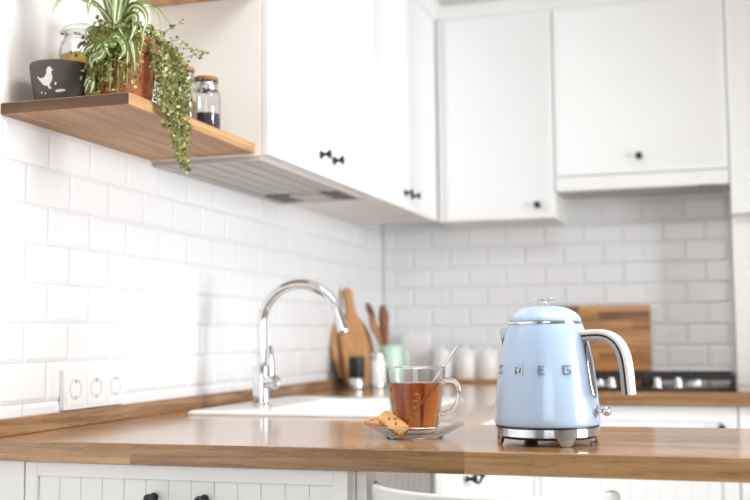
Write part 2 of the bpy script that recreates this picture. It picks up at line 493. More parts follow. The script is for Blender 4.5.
d = obj('door', door_bm('-Y', YBF, .0755, .72, ZB - .012, ZT), M['cab'], t)
# cornice
def cornice(pts_out, name, run):
    b = BM()
    prof = [(-.02, 0), (.004, 0), (.006, .010), (.014, .022), (.026, .034), (.030, .037), (.030, .046), (-.02, .046)]
    rows = []
    for end in (0, 1):
        row = []
        for dpt, h in prof:
            if run == 'Y': row.append(b.verts.new((XF + dpt, (2.40, YBF + .02 - (dpt + .02))[end], ZT + .0005 + h)))
            else: row.append(b.verts.new(((XF - .02 + (dpt + .02), .75)[end], YBF - dpt, ZT + .0005 + h)))
        rows.append(row)
    n = len(prof)
    for i in range(n): b.faces.new((rows[0][i], rows[0][(i + 1) % n], rows[1][(i + 1) % n], rows[1][i]))
    b.faces.new(rows[0]); b.faces.new(rows[1][::-1])
    return struct(name, b, M['cab'], smooth=False)
cornice(None, 'trim_1', 'Y'); cornice(None, 'trim_2', 'X')

# hood underside beneath the first left cabinet
t = thing('extractor_hood', 'grey ribbed extractor hood panel under the left wall cabinet', 'extractor hood', (-1.2, 2.84, 1.536))
b = BM(); y0, y1 = 2.418, 3.262
box(b, XW + .012, XF - .022, y0, y0 + .012, 1.536, 1.5478, .001, 1)
box(b, XW + .012, XW + .034, y0 + .012, y1, 1.536, 1.5478, .001, 1)
box(b, XF - .036, XF - .022, y0 + .012, y1, 1.536, 1.5478, .001, 1)
obj('hood_rim', b, M['hood'], t)
b = BM()
xa, xb = XW + .035, XF - .037
for i in range(5):
    w = (xb - xa) / 5
    box(b, xa + i * w + .003, xa + (i + 1) * w - .003, y0 + .013, 3.06, 1.540, 1.5475, .0025, 2)
obj('filter_panel', b, M['hood'], t)
b = BM()
box(b, xa, xa + .075, 3.075, 3.25, 1.5385, 1.5475, .001, 1)
obj('intake', b, M['hooddark'], t, 'dark grey intake')
b = BM(); box(b, xb - .065, xb, 3.075, 3.25, 1.5385, 1.5475, .001, 1); obj('intake', b, M['hooddark'], t, 'dark grey intake')
b = BM(); quad_prism(b, [(xa + .08, 3.08), (xb - .07, 3.08), (xb - .078, 3.25), (xa + .09, 3.25)], 1.534, 1.5475); obj('lamp_cover', b, M['hood'], t)

# ------------------------------------------------------------------ worktops
ZW = .91
b = BM(); box(b, XW + .001, 1.02, 1.75, 2.2795, ZW - .038, ZW, .002, 2)
tag(obj('worktop', b, M['oakX'], angle=22), 'oak peninsula worktop in the foreground carrying the kettle and tea', 'worktop')
# left run with the cut-out for the sink
b = BM(); sx0, sx1, sy0, sy1 = -1.20, -.74, 2.47, 3.02
xs, ys = [XW + .001, sx0, sx1, -.58], [2.28, sy0, sy1, YB - .003]
gv = {}
def GV(i, j, z):
    k = (i, j, z)
    if k not in gv: gv[k] = b.verts.new((xs[i], ys[j], z))
    return gv[k]
for i in range(3):
    for j in range(3):
        if i == 1 and j == 1: continue
        for z in (ZW, ZW - .038): b.faces.new((GV(i, j, z), GV(i + 1, j, z), GV(i + 1, j + 1, z), GV(i, j + 1, z)))
def side(p, q): b.faces.new((GV(*p, ZW), GV(*q, ZW), GV(*q, ZW - .038), GV(*p, ZW - .038)))
for k in range(3):
    side((k, 0), (k + 1, 0)); side((k, 3), (k + 1, 3)); side((0, k), (0, k + 1)); side((3, k), (3, k + 1))
side((1, 1), (2, 1)); side((1, 2), (2, 2)); side((1, 1), (1, 2)); side((2, 1), (2, 2))
tag(obj('worktop', b, M['oakY'], smooth=False), 'oak worktop along the left wall with the white sink let in', 'worktop')
b = BM(); 
quad_prism(b, [(-.5795, 3.68), (1.3, 3.68), (1.3, 4.198), (.076, 4.198), (.076, YB - .012), (-.5795, YB - .012)], ZW - .046, ZW)
tag(obj('worktop', b, M['oakX'], angle=22), 'oak worktop along the back wall under the gas hob', 'worktop')
b = BM(); box(b, XW + .0095, XW + .027, 1.75, YB - .012, ZW + .0003, .945, .0015, 2)
tag(obj('wall_upstand', b, M['oakY'], angle=22), 'narrow oak upstand strip along the foot of the tiled left wall', 'upstand')

# ------------------------------------------------------------------ base cabinets
def bead_front(axis, pos, u0, u1, z0, z1, fr=.026, bead=.0445, top=.026):
    """framed front with a recessed tongue-and-groove panel. axis '-Y': faces -Y at pos; 'X': faces +X at pos"""
    bm = BM()
    def bx(a0, a1, d0, d1, c0, c1, bv):
        if axis == '-Y': box(bm, a0, a1, pos + d0, pos + d1, c0, c1, bv, 1)
        else: box(bm, pos - d1, pos - d0, a0, a1, c0, c1, bv, 1)
    bx(u0, u0 + fr, 0, .019, z0, z1, .001); bx(u1 - fr, u1, 0, .019, z0, z1, .001)
    bx(u0 + fr, u1 - fr, 0, .019, z1 - top, z1, .001); bx(u0 + fr, u1 - fr, 0, .019, z0, z0 + top, .001)
    bx(u0 + fr, u1 - fr, .010, .018, z0 + top, z1 - top, 0)
    n = max(1, round((u1 - u0 - 2 * fr) / bead)); w = (u1 - u0 - 2 * fr) / n
    for i in range(n):
        bx(u0 + fr + i * w + .0002, u0 + fr + (i + 1) * w - .0002, .0055, .0105, z0 + top, z1 - top, .0014)
    return bm
ZF = ZW - .038 - .002
t = thing('base_cabinet', 'white beadboard drawer cabinet under the front of the peninsula worktop', 'cabinet', (-.93, 2.0, 0))
b = BM(); box(b, -1.252, -.6, 1.786, 2.262, .1, ZF, .001, 1); obj('cabinet_body', b, M['cabin'], t)
b = BM(); box(b, -1.24, -.62, 1.83, 2.25, 0, .1); obj('plinth', b, M['cab'], t)
b = BM(); box(b, XW + .003, -1.2545, 1.765, 1.784, .02, ZF + .001, .001, 1); obj('filler_strip', b, M['cab'], t)
zs = [ZF, .635, .37, .105]
for i in range(3):
    d = obj('drawer_front', bead_front('-Y', 1.765, -1.2515, -.6075, zs[i + 1] + .002, zs[i]), M['cab'], t, angle=22)
    h = zs[i] - .057
    obj('drawer_handle', bail_bm((-.978, 1.765, h), (-.877, 1.765, h), (0, -1, 0)), M['black'], d, 'black bail handle')
obj('side_panel', bead_front('X', -.58, 1.787, 2.27, .02, ZF + .001, .022, .042, .012), M['cab'], t)

def run_unit(name, label, axis, pos, back, u0, u1, doors, handle):
    cx_ = (u0 + u1) / 2
    loc = (cx_, (pos + back) / 2, 0) if axis == '-Y' else ((pos + back) / 2, cx_, 0)
    t = thing(name, label, 'cabinet', loc)
    zt = ZF - (.008 if axis == '-Y' else 0)
    b = BM()
    if axis == '-Y': box(b, u0 + .001, u1 - .001, pos + .021, back, .1, zt, .001, 1)
    else:
        box(b, back, pos - .021, u0 + .001, u0 + .017, .1, zt); box(b, back, pos - .021, u1 - .017, u1 - .001, .1, zt)
        box(b, back, pos - .021, u0 + .017, u1 - .017, .1, .116); box(b, back, back + .008, u0 + .017, u1 - .017, .116, zt)
    obj('cabinet_body', b, M['cabin'], t)
    b = BM()
    if axis == '-Y': box(b, u0 + .001, u1 - .001, pos + .06, back, 0, .099)
    else: box(b, back, pos - .06, u0 + .001, u1 - .001, 0, .099)
    obj('plinth', b, M['cab'], t)
    for (a, c, kz) in doors:
        d = obj('door', bead_front(axis, pos, a + .001, c - .001, .105, zt - .002, .05, .05, .05), M['cab'], t, angle=22)
        if kz: handle(d, kz)
    return t
run_unit('base_cabinet', 'white beadboard sink cabinet in the left run seen under the peninsula', 'X', -.602, XW + .012, 2.29, 2.98, [(2.29, 2.98, (2.66, 2.755, .743))],
         lambda d, k: obj('door_handle', bail_bm((-.602, k[0], k[2]), (-.602, k[1], k[2]), (1, 0, 0)), M['black'], d, 'black bail handle'))
run_unit('base_cabinet', 'white beadboard base cabinet in the left run nearest the back corner', 'X', -.602, XW + .012, 2.982, 3.70, [(2.982, 3.70, None)], None)
b = BM(); box(b, -.6015, -.5815, 3.702, 3.729, 0, ZF - .008, .001, 1)
tag(obj('corner_post', b, M['cab']), 'narrow white corner post where the left and back base cabinets meet', 'cabinet filler')
run_unit('base_cabinet', 'white base cabinet under the gas hob on the back wall', '-Y', 3.71, 4.40, -.58, .065, [(-.58, .065, (.015, .791))],
         lambda d, k: obj('door_knob', knob_bm((k[0], 3.71, k[1]), '-Y'), M['black'], d, 'small round black knob'))
run_unit('base_cabinet', 'white base cabinet at the right end of the back wall beside the pillar', '-Y', 3.71, 4.19, .067, .72, [(.067, .72, None)], None)
# end support of the peninsula (beyond the right edge)
b = BM(); box(b, .97, 1.01, 1.79, 2.26, 0, ZF + .0015, .002, 1)
tag(obj('support_panel', b, M['cab']), 'white end panel carrying the right end of the peninsula worktop', 'panel')

# ------------------------------------------------------------------ socket
t = thing('power_outlet', 'white triple power outlet on the tiled left wall above the oak upstand', 'power outlet', (XW + .009, 2.146, .9465))
b = BM(); box(b, XW + .0088, XW + .0205, 2.022, 2.270, .9465, 1.034, .002, 2); obj('face_plate', b, M['plastic'], t, angle=22)
for i in range(3):
    yc = 2.022 + .0413 + i * .0827; zc = .990; xf = XW + .0205
    b = BM(); box(b, xf, xf + .0015, yc - .035, yc + .035, zc - .036, zc + .036, .0007, 1); f = obj('socket_insert', b, M['plastic'], t)
    b = BM(); lathe(b, [(.0225, .0015), (.0225, .0024), (.0205, .0024), (.0198, .0008), (.0198, .0006), (0, .0006)], (xf, yc, zc), 36, 'X'); s = obj('socket_dish', b, M['socket'], f)
    for sg in (-1, 1):
        b = BM(); lathe(b, [(0, .0030), (.0028, .0030), (.0028, .001)], (xf, yc, zc + sg * .0165), 12, 'X'); obj('earth_clip', b, M['satin'], f)
        b = BM(); lathe(b, [(0, .00125), (.0026, .00125), (.0026, .0007)], (xf, yc + sg * .0095, zc), 12, 'X'); obj('socket_hole', b, M['black'], f)

# ------------------------------------------------------------------ sink and tap
t = thing('sink', 'white inset sink with drainer in the left worktop', 'sink', (-.98, 2.77, .912))
b = BM()
def rrect(x0, x1, y0, y1, r, k=6):
    out = []
    for cx_, cy_, a0 in ((x1 - r, y1 - r, 0), (x0 + r, y1 - r, PI / 2), (x0 + r, y0 + r, PI), (x1 - r, y0 + r, 3 * PI / 2)):
        for i in range(k + 1):
            a = a0 + i * PI / 2 / k
            out.append((cx_ + r * math.cos(a), cy_ + r * math.sin(a)))
    return out
loops = [(rrect(-1.262, -.70, 2.42, 3.10, .03), ZW + .0006), (rrect(-1.262, -.70, 2.42, 3.10, .03), ZW + .006), (rrect(-1.256, -.706, 2.426, 3.094, .028), ZW + .0095),
         (rrect(-1.085, -.755, 2.52, 2.985, .04), ZW + .0085), (rrect(-1.080, -.760, 2.525, 2.98, .04), ZW + .003), (rrect(-1.068, -.772, 2.537, 2.968, .045), ZW - .17), (rrect(-1.03, -.81, 2.575, 2.93, .05), ZW - .185)]
rs = [[b.verts.new((x, y, z)) for x, y in lp] for lp, z in loops]
for a, c in zip(rs[:-1], rs[1:]):
    n = len(a)
    for i in range(n): b.faces.new((a[i], a[(i + 1) % n], c[(i + 1) % n], c[i]))
b.faces.new(rs[-1])
obj('basin', b, M['sink'], t)
b = BM(); lathe(b, [(.045, 0), (.045, .003), (.036, .004), (.03, .002), (0, .002)], (-.92, 2.75, ZW - .185), 32); obj('drain', b, M['chrome'], t)

t = thing('kitchen_tap', 'chrome swan-neck kitchen tap standing on the white sink rim', 'tap', (-1.157, 2.665, ZW + .0092))
tz = ZW + .0092; tx, ty = -1.157, 2.665
b = BM(); lathe(b, [(.0265, 0), (.0265, .003), (.0245, .005), (.0238, .10), (.0225, .104), (.015, .106), (0, .106)], (tx, ty, tz), 40); obj('tap_body', b, M['chrome'], t)
path = [(tx, ty, tz + .10), (tx, ty, tz + .15), (tx, ty, tz + .2)]
R = .107
sd = Vector((.995, .10, 0)).normalized()
zc = tz + .328 - R - .011 + .004
cx0 = Vector((tx, ty, zc)) + sd * R
for i in range(0, 25):
    a = PI - i / 24 * (PI * .92)
    path.append(cx0 + sd * (R * math.cos(a)) + Vector((0, 0, R * math.sin(a))))
last = path[-1]; dr = (Vector(path[-1]) - Vector(path[-2])).normalized()
path.append(last + dr * .022)
b = BM(); tube(b, path, .0132, 20); sp = obj('spout', b, M['chrome'], t)
b = BM(); e0 = path[-1]; tube(b, [e0 - dr * .002, e0 + dr * .024], [.0145, .0145], 24); tube(b, [e0 + dr * .024, e0 + dr * .031], [.0145, .0135], 24); obj('aerator', b, M['chrome'], sp)
# side lever
hx = Vector((.93, -.30, 0)).normalized()
b = BM(); rot = hx.to_track_quat('Z', 'Y').to_matrix()
lathe(b, [(0, .015), (.017, .015), (.019, .024), (.0195, .046), (.0165, .053), (0, .054)], (tx, ty, tz + .062), 28, 'Z', rot); hb = obj('lever_hub', b, M['chrome'], t)
b = BM(); q0 = Vector((tx, ty, tz + .062)) + hx * .036
tube(b, [q0 + Vector((0, 0, .010)), q0 + Vector((0, .002, .04)) - hx * .001, q0 + Vector((0, .004, .075)) - hx * .006, q0 + Vector((0, .005, .095)) - hx * .009], [.010, .009, .0085, .0075], 14, True, (hx, .55)); obj('lever', b, M['chrome'], hb)

# ------------------------------------------------------------------ kettle
KX, KY = -.2865, 1.921
KZ = ZW + .0004
HA = math.radians(-15.5)
t = thing('electric_kettle', 'pastel blue retro electric kettle with chrome base on the peninsula', 'kettle', (KX, KY, KZ))
prof_body = [(.0885, .0315), (.0918, .033), (.0928, .036), (.0925, .045), (.0908, .070), (.0885, .095), (.0855, .120), (.0818, .145), (.0770, .168), (.0725, .186), (.0680, .200), (.0655, .2065), (.0645, .2085), (.062, .2085)]
def rbody(z):
    p = prof_body[2:]
    for (r0, z0), (r1, z1) in zip(p[:-1], p[1:]):
        if z0 <= z <= z1: return r0 + (r1 - r0) * (z - z0) / (z1 - z0)
    return p[0][0]
b = BM(); lathe(b, prof_body, (KX, KY, KZ), 96); obj('body', b, M['blue'], t, angle=60)
b = BM(); lathe(b, [(.0895, .0285), (.0905, .0285), (.0905, .0325), (.086, .0325)], (KX, KY, KZ), 96); obj('base_gasket', b, M['gap'], t)
b = BM(); lathe(b, [(.0635, .2078), (.0652, .2085), (.0658, .2105), (.0652, .2125), (.0635, .213)], (KX, KY, KZ), 96); obj('lid_ring', b, M['chrome'], t)
b = BM(); lathe(b, [(.0628, .2125), (.0636, .2135), (.0632, .2165), (.0605, .2215), (.0550, .2275), (.0460, .2335), (.0350, .2378), (.0210, .2402), (0, .2412)], (KX, KY, KZ), 96)
ld = obj('lid', b, M['blue'], t, angle=60)
b = BM(); lathe(b, [(.0045, .2405), (.0030, .243), (.0030, .249), (.0055, .2502), (.010, .2508)], (KX, KY, KZ), 32)
lathe(b, [(.0, .2500), (.0105, .2500), (.0135, .2512), (.0145, .2528), (.0135, .2538), (.008, .2545), (0, .2547)], (KX, KY, KZ), 40)
for a in (HA, HA + PI):
    u = Vector((math.cos(a), math.sin(a), 0))
    tube(b, [Vector((KX, KY, KZ + .2526)) + u * .012, Vector((KX, KY, KZ + .2526)) + u * .0205], [.0032, .0016], 10)
obj('lid_knob', b, M['chrome'], ld, 'chrome knob')
# chrome base with four flared feet
b = BM(); n = 144; rows = []
feet = [math.radians(28.5 + 90 * k) for k in range(4)]
for i in range(n):
    a = 2 * PI * i / n
    dd = min(abs((a - f + PI) % (2 * PI) - PI) for f in feet)
    dg = math.degrees(dd)
    s = 0 if dg < 5 else 1 if dg > 11.5 else (dg - 5) / 6.5
    s = s * s * (3 - 2 * s)
    zl = .0145 * s
    row = []
    for r, z in ((.0912, zl), (.0925, zl + .001), (.0920, .0285), (.0905, .0295), (.0860, .0295), (.0850, zl + .001), (.0862, zl)):
        row.append(b.verts.new((KX + r * math.cos(a), KY + r * math.sin(a), KZ + z)))
    rows.append(row)
for i in range(n):
    a, c = rows[i], rows[(i + 1) % n]
    for k in range(7): b.faces.new((a[k], c[k], c[(k + 1) % 7], a[(k + 1) % 7]))
obj('base', b, M['chrome'], t, 'polished chrome base on four feet')
b = BM(); lathe(b, [(0, .010), (.083, .010), (.0845, .013), (.0845, .0295), (0, .0295)], (KX, KY, KZ), 64); obj('base_underside', b, M['iron'], t)
# handle
ru = Vector((math.cos(HA), math.sin(HA), 0)); rt = Vector((-ru.y, ru.x, 0))
def KP(r, z): return Vector((KX, KY, KZ + z)) + ru * r
def ribbon(path, w, th):
    """rounded flat bar: w across (tangential), th in the bending plane"""
    bm = BM(); rings = []
    m = len(path)
    for i, p in enumerate(path):
        tn = (path[min(i + 1, m - 1)] - path[max(i - 1, 0)]).normalized()
        nn = tn.cross(rt).normalized()
        ring = []
        for k in range(20):
            a = 2 * PI * k / 20
            ca, sa = math.cos(a), math.sin(a)
            e = .55
            ring.append(bm.verts.new(p + rt * (w / 2 * math.copysign(abs(ca) ** e, ca)) + nn * (th / 2 * math.copysign(abs(sa) ** e, sa))))
        rings.append(ring)
    for a, c in zip(rings[:-1], rings[1:]):
        for k in range(20): bm.faces.new((a[k], a[(k + 1) % 20], c[(k + 1) % 20], c[k]))
    bm.faces.new(rings[0]); bm.faces.new(rings[-1][::-1])
    return bm
hp = catmull([KP(.066, .1855), KP(.090, .1875), KP(.112, .186), KP(.130, .176), KP(.1415, .157), KP(.147, .130), KP(.1505, .0865)], 8)
M['grip_grey'] = plain('grey_grip', srgb(158, 158, 158), 0.32)
hd = obj('handle', ribbon(hp, .0235, .014), M['iron'], t, 'arched handle with a dark seam')
# outer cream shell and chrome inlay on the handle's flank
off = []; inn_ = []
for i, p in enumerate(hp):
    tn = (hp[min(i + 1, len(hp) - 1)] - hp[max(i - 1, 0)]).normalized(); nn = tn.cross(rt).normalized()
    if nn.dot(p - KP(.09, .10)) < 0: nn = -nn
    off.append(p + nn * .0056); inn_.append(p - nn * .0048)
M['cream'] = plain('cream_grip', srgb(226, 222, 214), 0.3)
obj('grip', ribbon(off[1:], .0265, .0095), M['cream'], hd, 'cream outer grip')
obj('grip_inlay', ribbon(inn_[1:], .0265, .0088), M['grip_grey'], hd, 'grey inner grip')
# chrome spine under the handle: long oval window strip
b = BM(); nn_ = 24; rings = []
for i in range(nn_ + 1):
    s = i / nn_; z = .080 + s * .096
    hw = .0135 * math.sqrt(max(0, 1 - (2 * s - 1) ** 4)) + .0004
    row = []
    for k in range(9):
        y = (k / 8 * 2 - 1) * hw; r = rbody(z) + .0012 + .0022 * (1 - (k / 4 - 1) ** 2)
        a = y / r
        row.append(b.verts.new(Vector((KX, KY, KZ + z)) + ru * (r * math.cos(a)) + rt * (r * math.sin(a))))
    rings.append(row)
for a, c in zip(rings[:-1], rings[1:]):
    for k in range(8): b.faces.new((a[k], a[k + 1], c[k + 1], c[k]))
r_ = bmesh.ops.solidify(b, geom=b.faces[:], thickness=.002)
obj('back_strip', b, M['chrome'], t, 'chrome strip below the handle')
# switch
b = BM(); p0 = KP(rbody(.058) - .002, .058)
rot = ru.to_track_quat('Z', 'Y').to_matrix()
lathe(b, [(0, 0), (.009, 0), (.009, .004), (.0035, .005), (.0035, .013), (.0075, .0165), (.0088, .021), (.0075, .0255), (.004, .028), (0, .0287)], p0, 28, 'Z', rot)
obj('switch_knob', b, M['chrome'], t, 'chrome ball switch')
# spout
b = BM(); sa = -ru
sp_pts = []
rings = []
for z, r_out, hw in ((.150, .0815, .004), (.165, .0835, .009), (.180, .0860, .013), (.192, .0876, .0155), (.2025, .0885, .0165)):
    rb = rbody(z) - .003
    row = []
    for k in range(13):
        s = k / 12 * 2 - 1
        y = hw * s; r = rb + (r_out - rb) * max(0, 1 - s * s) ** .6
        row.append(b.verts.new(Vector((KX, KY, KZ + z)) + sa * r + rt * y))
    rings.append(row)
for a, c in zip(rings[:-1], rings[1:]):
    for k in range(12): b.faces.new((a[k], a[k + 1], c[k + 1], c[k]))
bmesh.ops.solidify(b, geom=b.faces[:], thickness=.0015)
obj('spout', b, M['chrome'], t, 'chrome pouring spout')
# raised lettering round the front
def arc(cx_, cy_, r, a0, a1, n=8): return [(cx_ + r * math.cos(a0 + (a1 - a0) * i / n), cy_ + r * math.sin(a0 + (a1 - a0) * i / n)) for i in range(n + 1)]
h = .0160
S_ = [(.0118, h - .0022), (.0100, h - .0013), (.0035, h - .0013), (.0014, h - .0032), (.0014, h / 2 + .0022), (.0032, h / 2), (.0092, h / 2), (.0112, h / 2 - .0022), (.0112, .0032), (.0092, .0013), (.0026, .0013), (.0006, .0024)]
M_ = [(.0014, 0), (.0014, h), (.0080, .0045), (.0146, h), (.0146, 0)]
E_ = [[(.0014, 0), (.0014, h)], [(.0014, h - .0013), (.0110, h - .0013)], [(.0014, h / 2), (.0098, h / 2)], [(.0014, .0013), (.0110, .0013)]]
G_ = [[(.0146, h - .0013), (.0014, h - .0013), (.0014, .0013), (.0150, .0013), (.0150, h / 2), (.0085, h / 2)]]
letters = [('S', [S_], -68, .0125), ('M', [M_], -33.5, .016), ('E', E_, -5.5, .0122), ('G', G_, 25, .0165)]
cam_az = math.atan2(-KY, -KX)
for ch, strokes, deg, wd in letters:
    b = BM(); z0 = .1215
    for st in strokes:
        pts = []
        for (x0, y0), (x1, y1) in zip(st[:-1], st[1:]):
            m = max(1, int(math.hypot(x1 - x0, y1 - y0) / .0015))
            for i in range(m): pts.append((x0 + (x1 - x0) * i / m, y0 + (y1 - y0) * i / m))
        pts.append(st[-1])
        hw = .0014
        rows = []
        for i, (x, y) in enumerate(pts):
            xa, ya = pts[max(i - 1, 0)]; xb, yb = pts[min(i + 1, len(pts) - 1)]
            L = math.hypot(xb - xa, yb - ya) or 1; nx, ny = -(yb - ya) / L, (xb - xa) / L
            row = []
            for sgn, lift in ((-1, -.001), (-1, .0012), (-.6, .0022), (.6, .0022), (1, .0012), (1, -.001)):
                u_, v_ = x + nx * hw * sgn, y + ny * hw * sgn
                z = z0 + v_; r = rbody(z) + lift
                a = cam_az + math.radians(deg) + (u_ - wd / 2) / .0855
                row.append(b.verts.new((KX + r * math.cos(a), KY + r * math.sin(a), KZ + z)))
            rows.append(row)
        for a, c in zip(rows[:-1], rows[1:]):
            for k in range(5): b.faces.new((a[k], a[k + 1], c[k + 1], c[k]))
        b.faces.new(rows[0]); b.faces.new(rows[-1][::-1])
    obj('letter', b, M['letter'], t, 'raised silver letter %s' % ch)

# ------------------------------------------------------------------ tea
GX, GY = -.545, 1.975
t = thing('saucer', 'clear glass saucer under the tea mug', 'saucer', (GX, GY, ZW + .0005))
b = BM(); sz = ZW + .0005
lathe(b, [(0, .002), (.046, .002), (.048, 0), (.052, 0), (.054, .0025), (.068, .009), (.082, .0165), (.0925, .0225), (.0932, .0238), (.0922, .0246), (.080, .0195), (.066, .0122), (.052, .0062), (.040, .0056), (0, .0056)], (GX, GY, sz), 72)
obj('plate', b, M['pale_glass'], t, angle=60)
b = BM(); lathe(b, [(.0925, .0248), (.0938, .0254), (.0944, .0242), (.0938, .0230), (.0930, .0236), (.0925, .0248)], (GX, GY, sz), 80); obj('saucer_rim', b, M['sglass'], t)
b = BM(); lathe(b, [(.0465, .0016), (.0495, -.0003), (.0535, .0008), (.0545, .0022), (.0520, .0030), (.0465, .0016)], (GX, GY, sz), 72); obj('foot_ring', b, M['sglass'], t)
cz = sz + .0062; CX = GX + .003
t = thing('tea_mug', 'clear glass mug of amber tea standing on the glass saucer', 'mug', (CX, GY, cz))
def rm(z):   # outer radius of the mug at height z, with moulded rings
    s = max(0, min(1, z / .122))
    r = .0375 + .0195 * s ** .62
    return r
outp = [(0, .0008), (.030, .0008), (.0345, 0), (.0368, .002)]
z = .005
while z < .1215:
    rg = .0006 * math.sin((z - .02) / .0125 * 2 * PI) if .02 < z < .085 else 0
    outp.append((rm(z) + rg, z)); z += .0022
outp += [(rm(.122), .1225), (rm(.122) - .0012, .1236), (rm(.122) - .0024, .1225)]
inn = []
z = .1195
while z > .012:
    inn.append((rm(z) - .0026, z)); z -= .0045
inn += [(.0350, .009), (.030, .0068), (0, .0062)]
b = BM(); lathe(b, outp + inn, (CX, GY, cz), 72)
mg = obj('cup', b, M['glass'], t, angle=70)
b = BM()
hdv = Vector((.985, -.17, 0)).normalized()
def MPt(r, z): return Vector((CX, GY, cz)) + hdv * r + Vector((0, 0, z))
hpth = catmull([MPt(rm(.097) + .0005, .097), MPt(.066, .1005), MPt(.080, .0985), MPt(.0885, .088), MPt(.0885, .070), MPt(.079, .050), MPt(.063, .0405), MPt(rm(.037) + .0005, .0365)], 7)
tube(b, hpth, .0046, 14, True); obj('mug_handle', b, M['sglass'], t)
b = BM(); lathe(b, [(rm(.122) - .0002, .1228), (rm(.122) + .0004, .1238), (rm(.122) - .0005, .1250), (rm(.122) - .0022, .1252), (rm(.122) - .0029, .1240), (rm(.122) - .0024, .1228), (rm(.122) - .0002, .1228)], (CX, GY, cz), 72); obj('rim', b, M['sglass'], t)
liq = 0.0955
b = BM(); pr = [(0, .0066), (.029, .0072), (.0342, .0095)]
z = .012
while z < liq - .001: pr.append((rm(z) - .0030, z)); z += .004
pr += [(rm(liq) - .0030, liq - .0002), (rm(liq) - .0036, liq), (0, liq)]
lathe(b, pr, (CX, GY, cz), 72); obj('tea', b, M['tea'], t, 'amber black tea')
# spoon
t = thing('teaspoon', 'slim silver teaspoon leaning in the glass of tea', 'spoon', (CX, GY, cz + .01))
b = BM()
s0 = Vector((-.558, 1.952, cz + .014)); s1 = Vector((-.503, 1.99, cz + .108)); s2 = Vector((-.4655, 2.005, cz + .166))
sp_path = catmull([s0.lerp(s1, .22), s0.lerp(s1, .6), s1, s2], 6)
tube(b, sp_path, [.0022 + .0010 * (i / (len(sp_path) - 1)) for i in range(len(sp_path))], 10, True, (Vector((0, 1, 0)), .55))
obj('handle', b, M['satin'], t)
b = BM(); dirs = (s1 - s0).normalized(); wv = Vector((0, 1, 0)) - dirs * dirs.y; wv.normalize(); nv = dirs.cross(wv)
rows = []
for i in range(13):
    s = i / 12; L = .034
    w = .0105 * math.sin(PI * min(1, .08 + s * .92)) ** .6 * (1.0 if s < .6 else 1 - .1 * (s - .6)) + .0006
    row = []
    for k in range(9):
        q = k / 4 - 1
        row.append(b.verts.new(s0 + dirs * (s * L - .012) + wv * (w * q) + nv * (-.0045 * (1 - q * q) * math.sin(PI * s))))
    rows.append(row)
for a, c in zip(rows[:-1], rows[1:]):
    for k in range(8): b.faces.new((a[k], a[k + 1], c[k + 1], c[k]))
bmesh.ops.solidify(b, geom=b.faces[:], thickness=.001)
obj('spoon_bowl', b, M['satin'], t)
# biscuits
def biscuit(center, L, W, T, rot, label):
    t = thing('biscuit', label, 'biscuit', center, 'biscuits on the glass saucer')
    b = BM(); nx, ny = 48, 8
    mtx = Matrix.Translation(center) @ rot
    def top(u, v): return T / 2 * (1 - .5 * abs(v) ** 3) + .0012 * math.sin(u * 21) * math.cos(v * 5 + u * 9)
    rings = []
    for i in range(nx + 1):
        u = i / nx * 2 - 1
        en = (1 - abs(u) ** 8 * .30)
        row = []
        for k in range(20):
            a = 2 * PI * k / 20; ca, sa_ = math.cos(a), math.sin(a)
            v = math.copysign(abs(ca) ** .38, ca); w = math.copysign(abs(sa_) ** .38, sa_)
            wob = 1 + .075 * math.sin(u * 24) + .03 * math.sin(u * 47 + k)
            row.append(b.verts.new(mtx @ Vector((u * L / 2, v * W / 2 * en * wob, w * T / 2 * en * (1 + .08 * math.sin(u * 31 + k * 2))))))
        rings.append(row)
    for a, c in zip(rings[:-1], rings[1:]):
        for k in range(20): b.faces.new((a[k], a[(k + 1) % 20], c[(k + 1) % 20], c[k]))
    b.faces.new(rings[0]); b.faces.new(rings[-1][::-1])
    obj('crumb', b, M['biscuit'], t, angle=60)
    b = BM()
    for q in range(7):
        u = random.uniform(-.85, .85); v = random.uniform(-.6, .6); sg = random.choice((-1, 1))
        m2 = mtx @ Matrix.Translation((u * L / 2, v * W / 2, sg * T * .47)) @ Matrix.Rotation(random.uniform(0, PI), 4, 'Z') @ Matrix.Diagonal((.004, .0026, .0015, 1))
        bmesh.ops.create_icosphere(b, subdivisions=2, radius=1, matrix=m2)
    obj('almond_bits', b, M['nut'], t)
rb1 = Matrix.Rotation(math.radians(-10), 4, 'Z') @ Matrix.Rotation(math.radians(8), 4, 'Y') @ Matrix.Rotation(math.radians(10), 4, 'X')
biscuit(Vector((-.604, 1.945, ZW + .027)), .056, .031, .0105, rb1, 'golden almond biscuit lying flat at the left rim of the saucer')
rb2 = Matrix.Rotation(math.radians(-14), 4, 'Z') @ Matrix.Rotation(math.radians(31), 4, 'Y') @ Matrix.Rotation(math.radians(38), 4, 'X')
biscuit(Vector((-.571, 1.922, ZW + .0285)), .060, .029, .0115, rb2, 'golden almond biscuit propped at a slant against the mug')

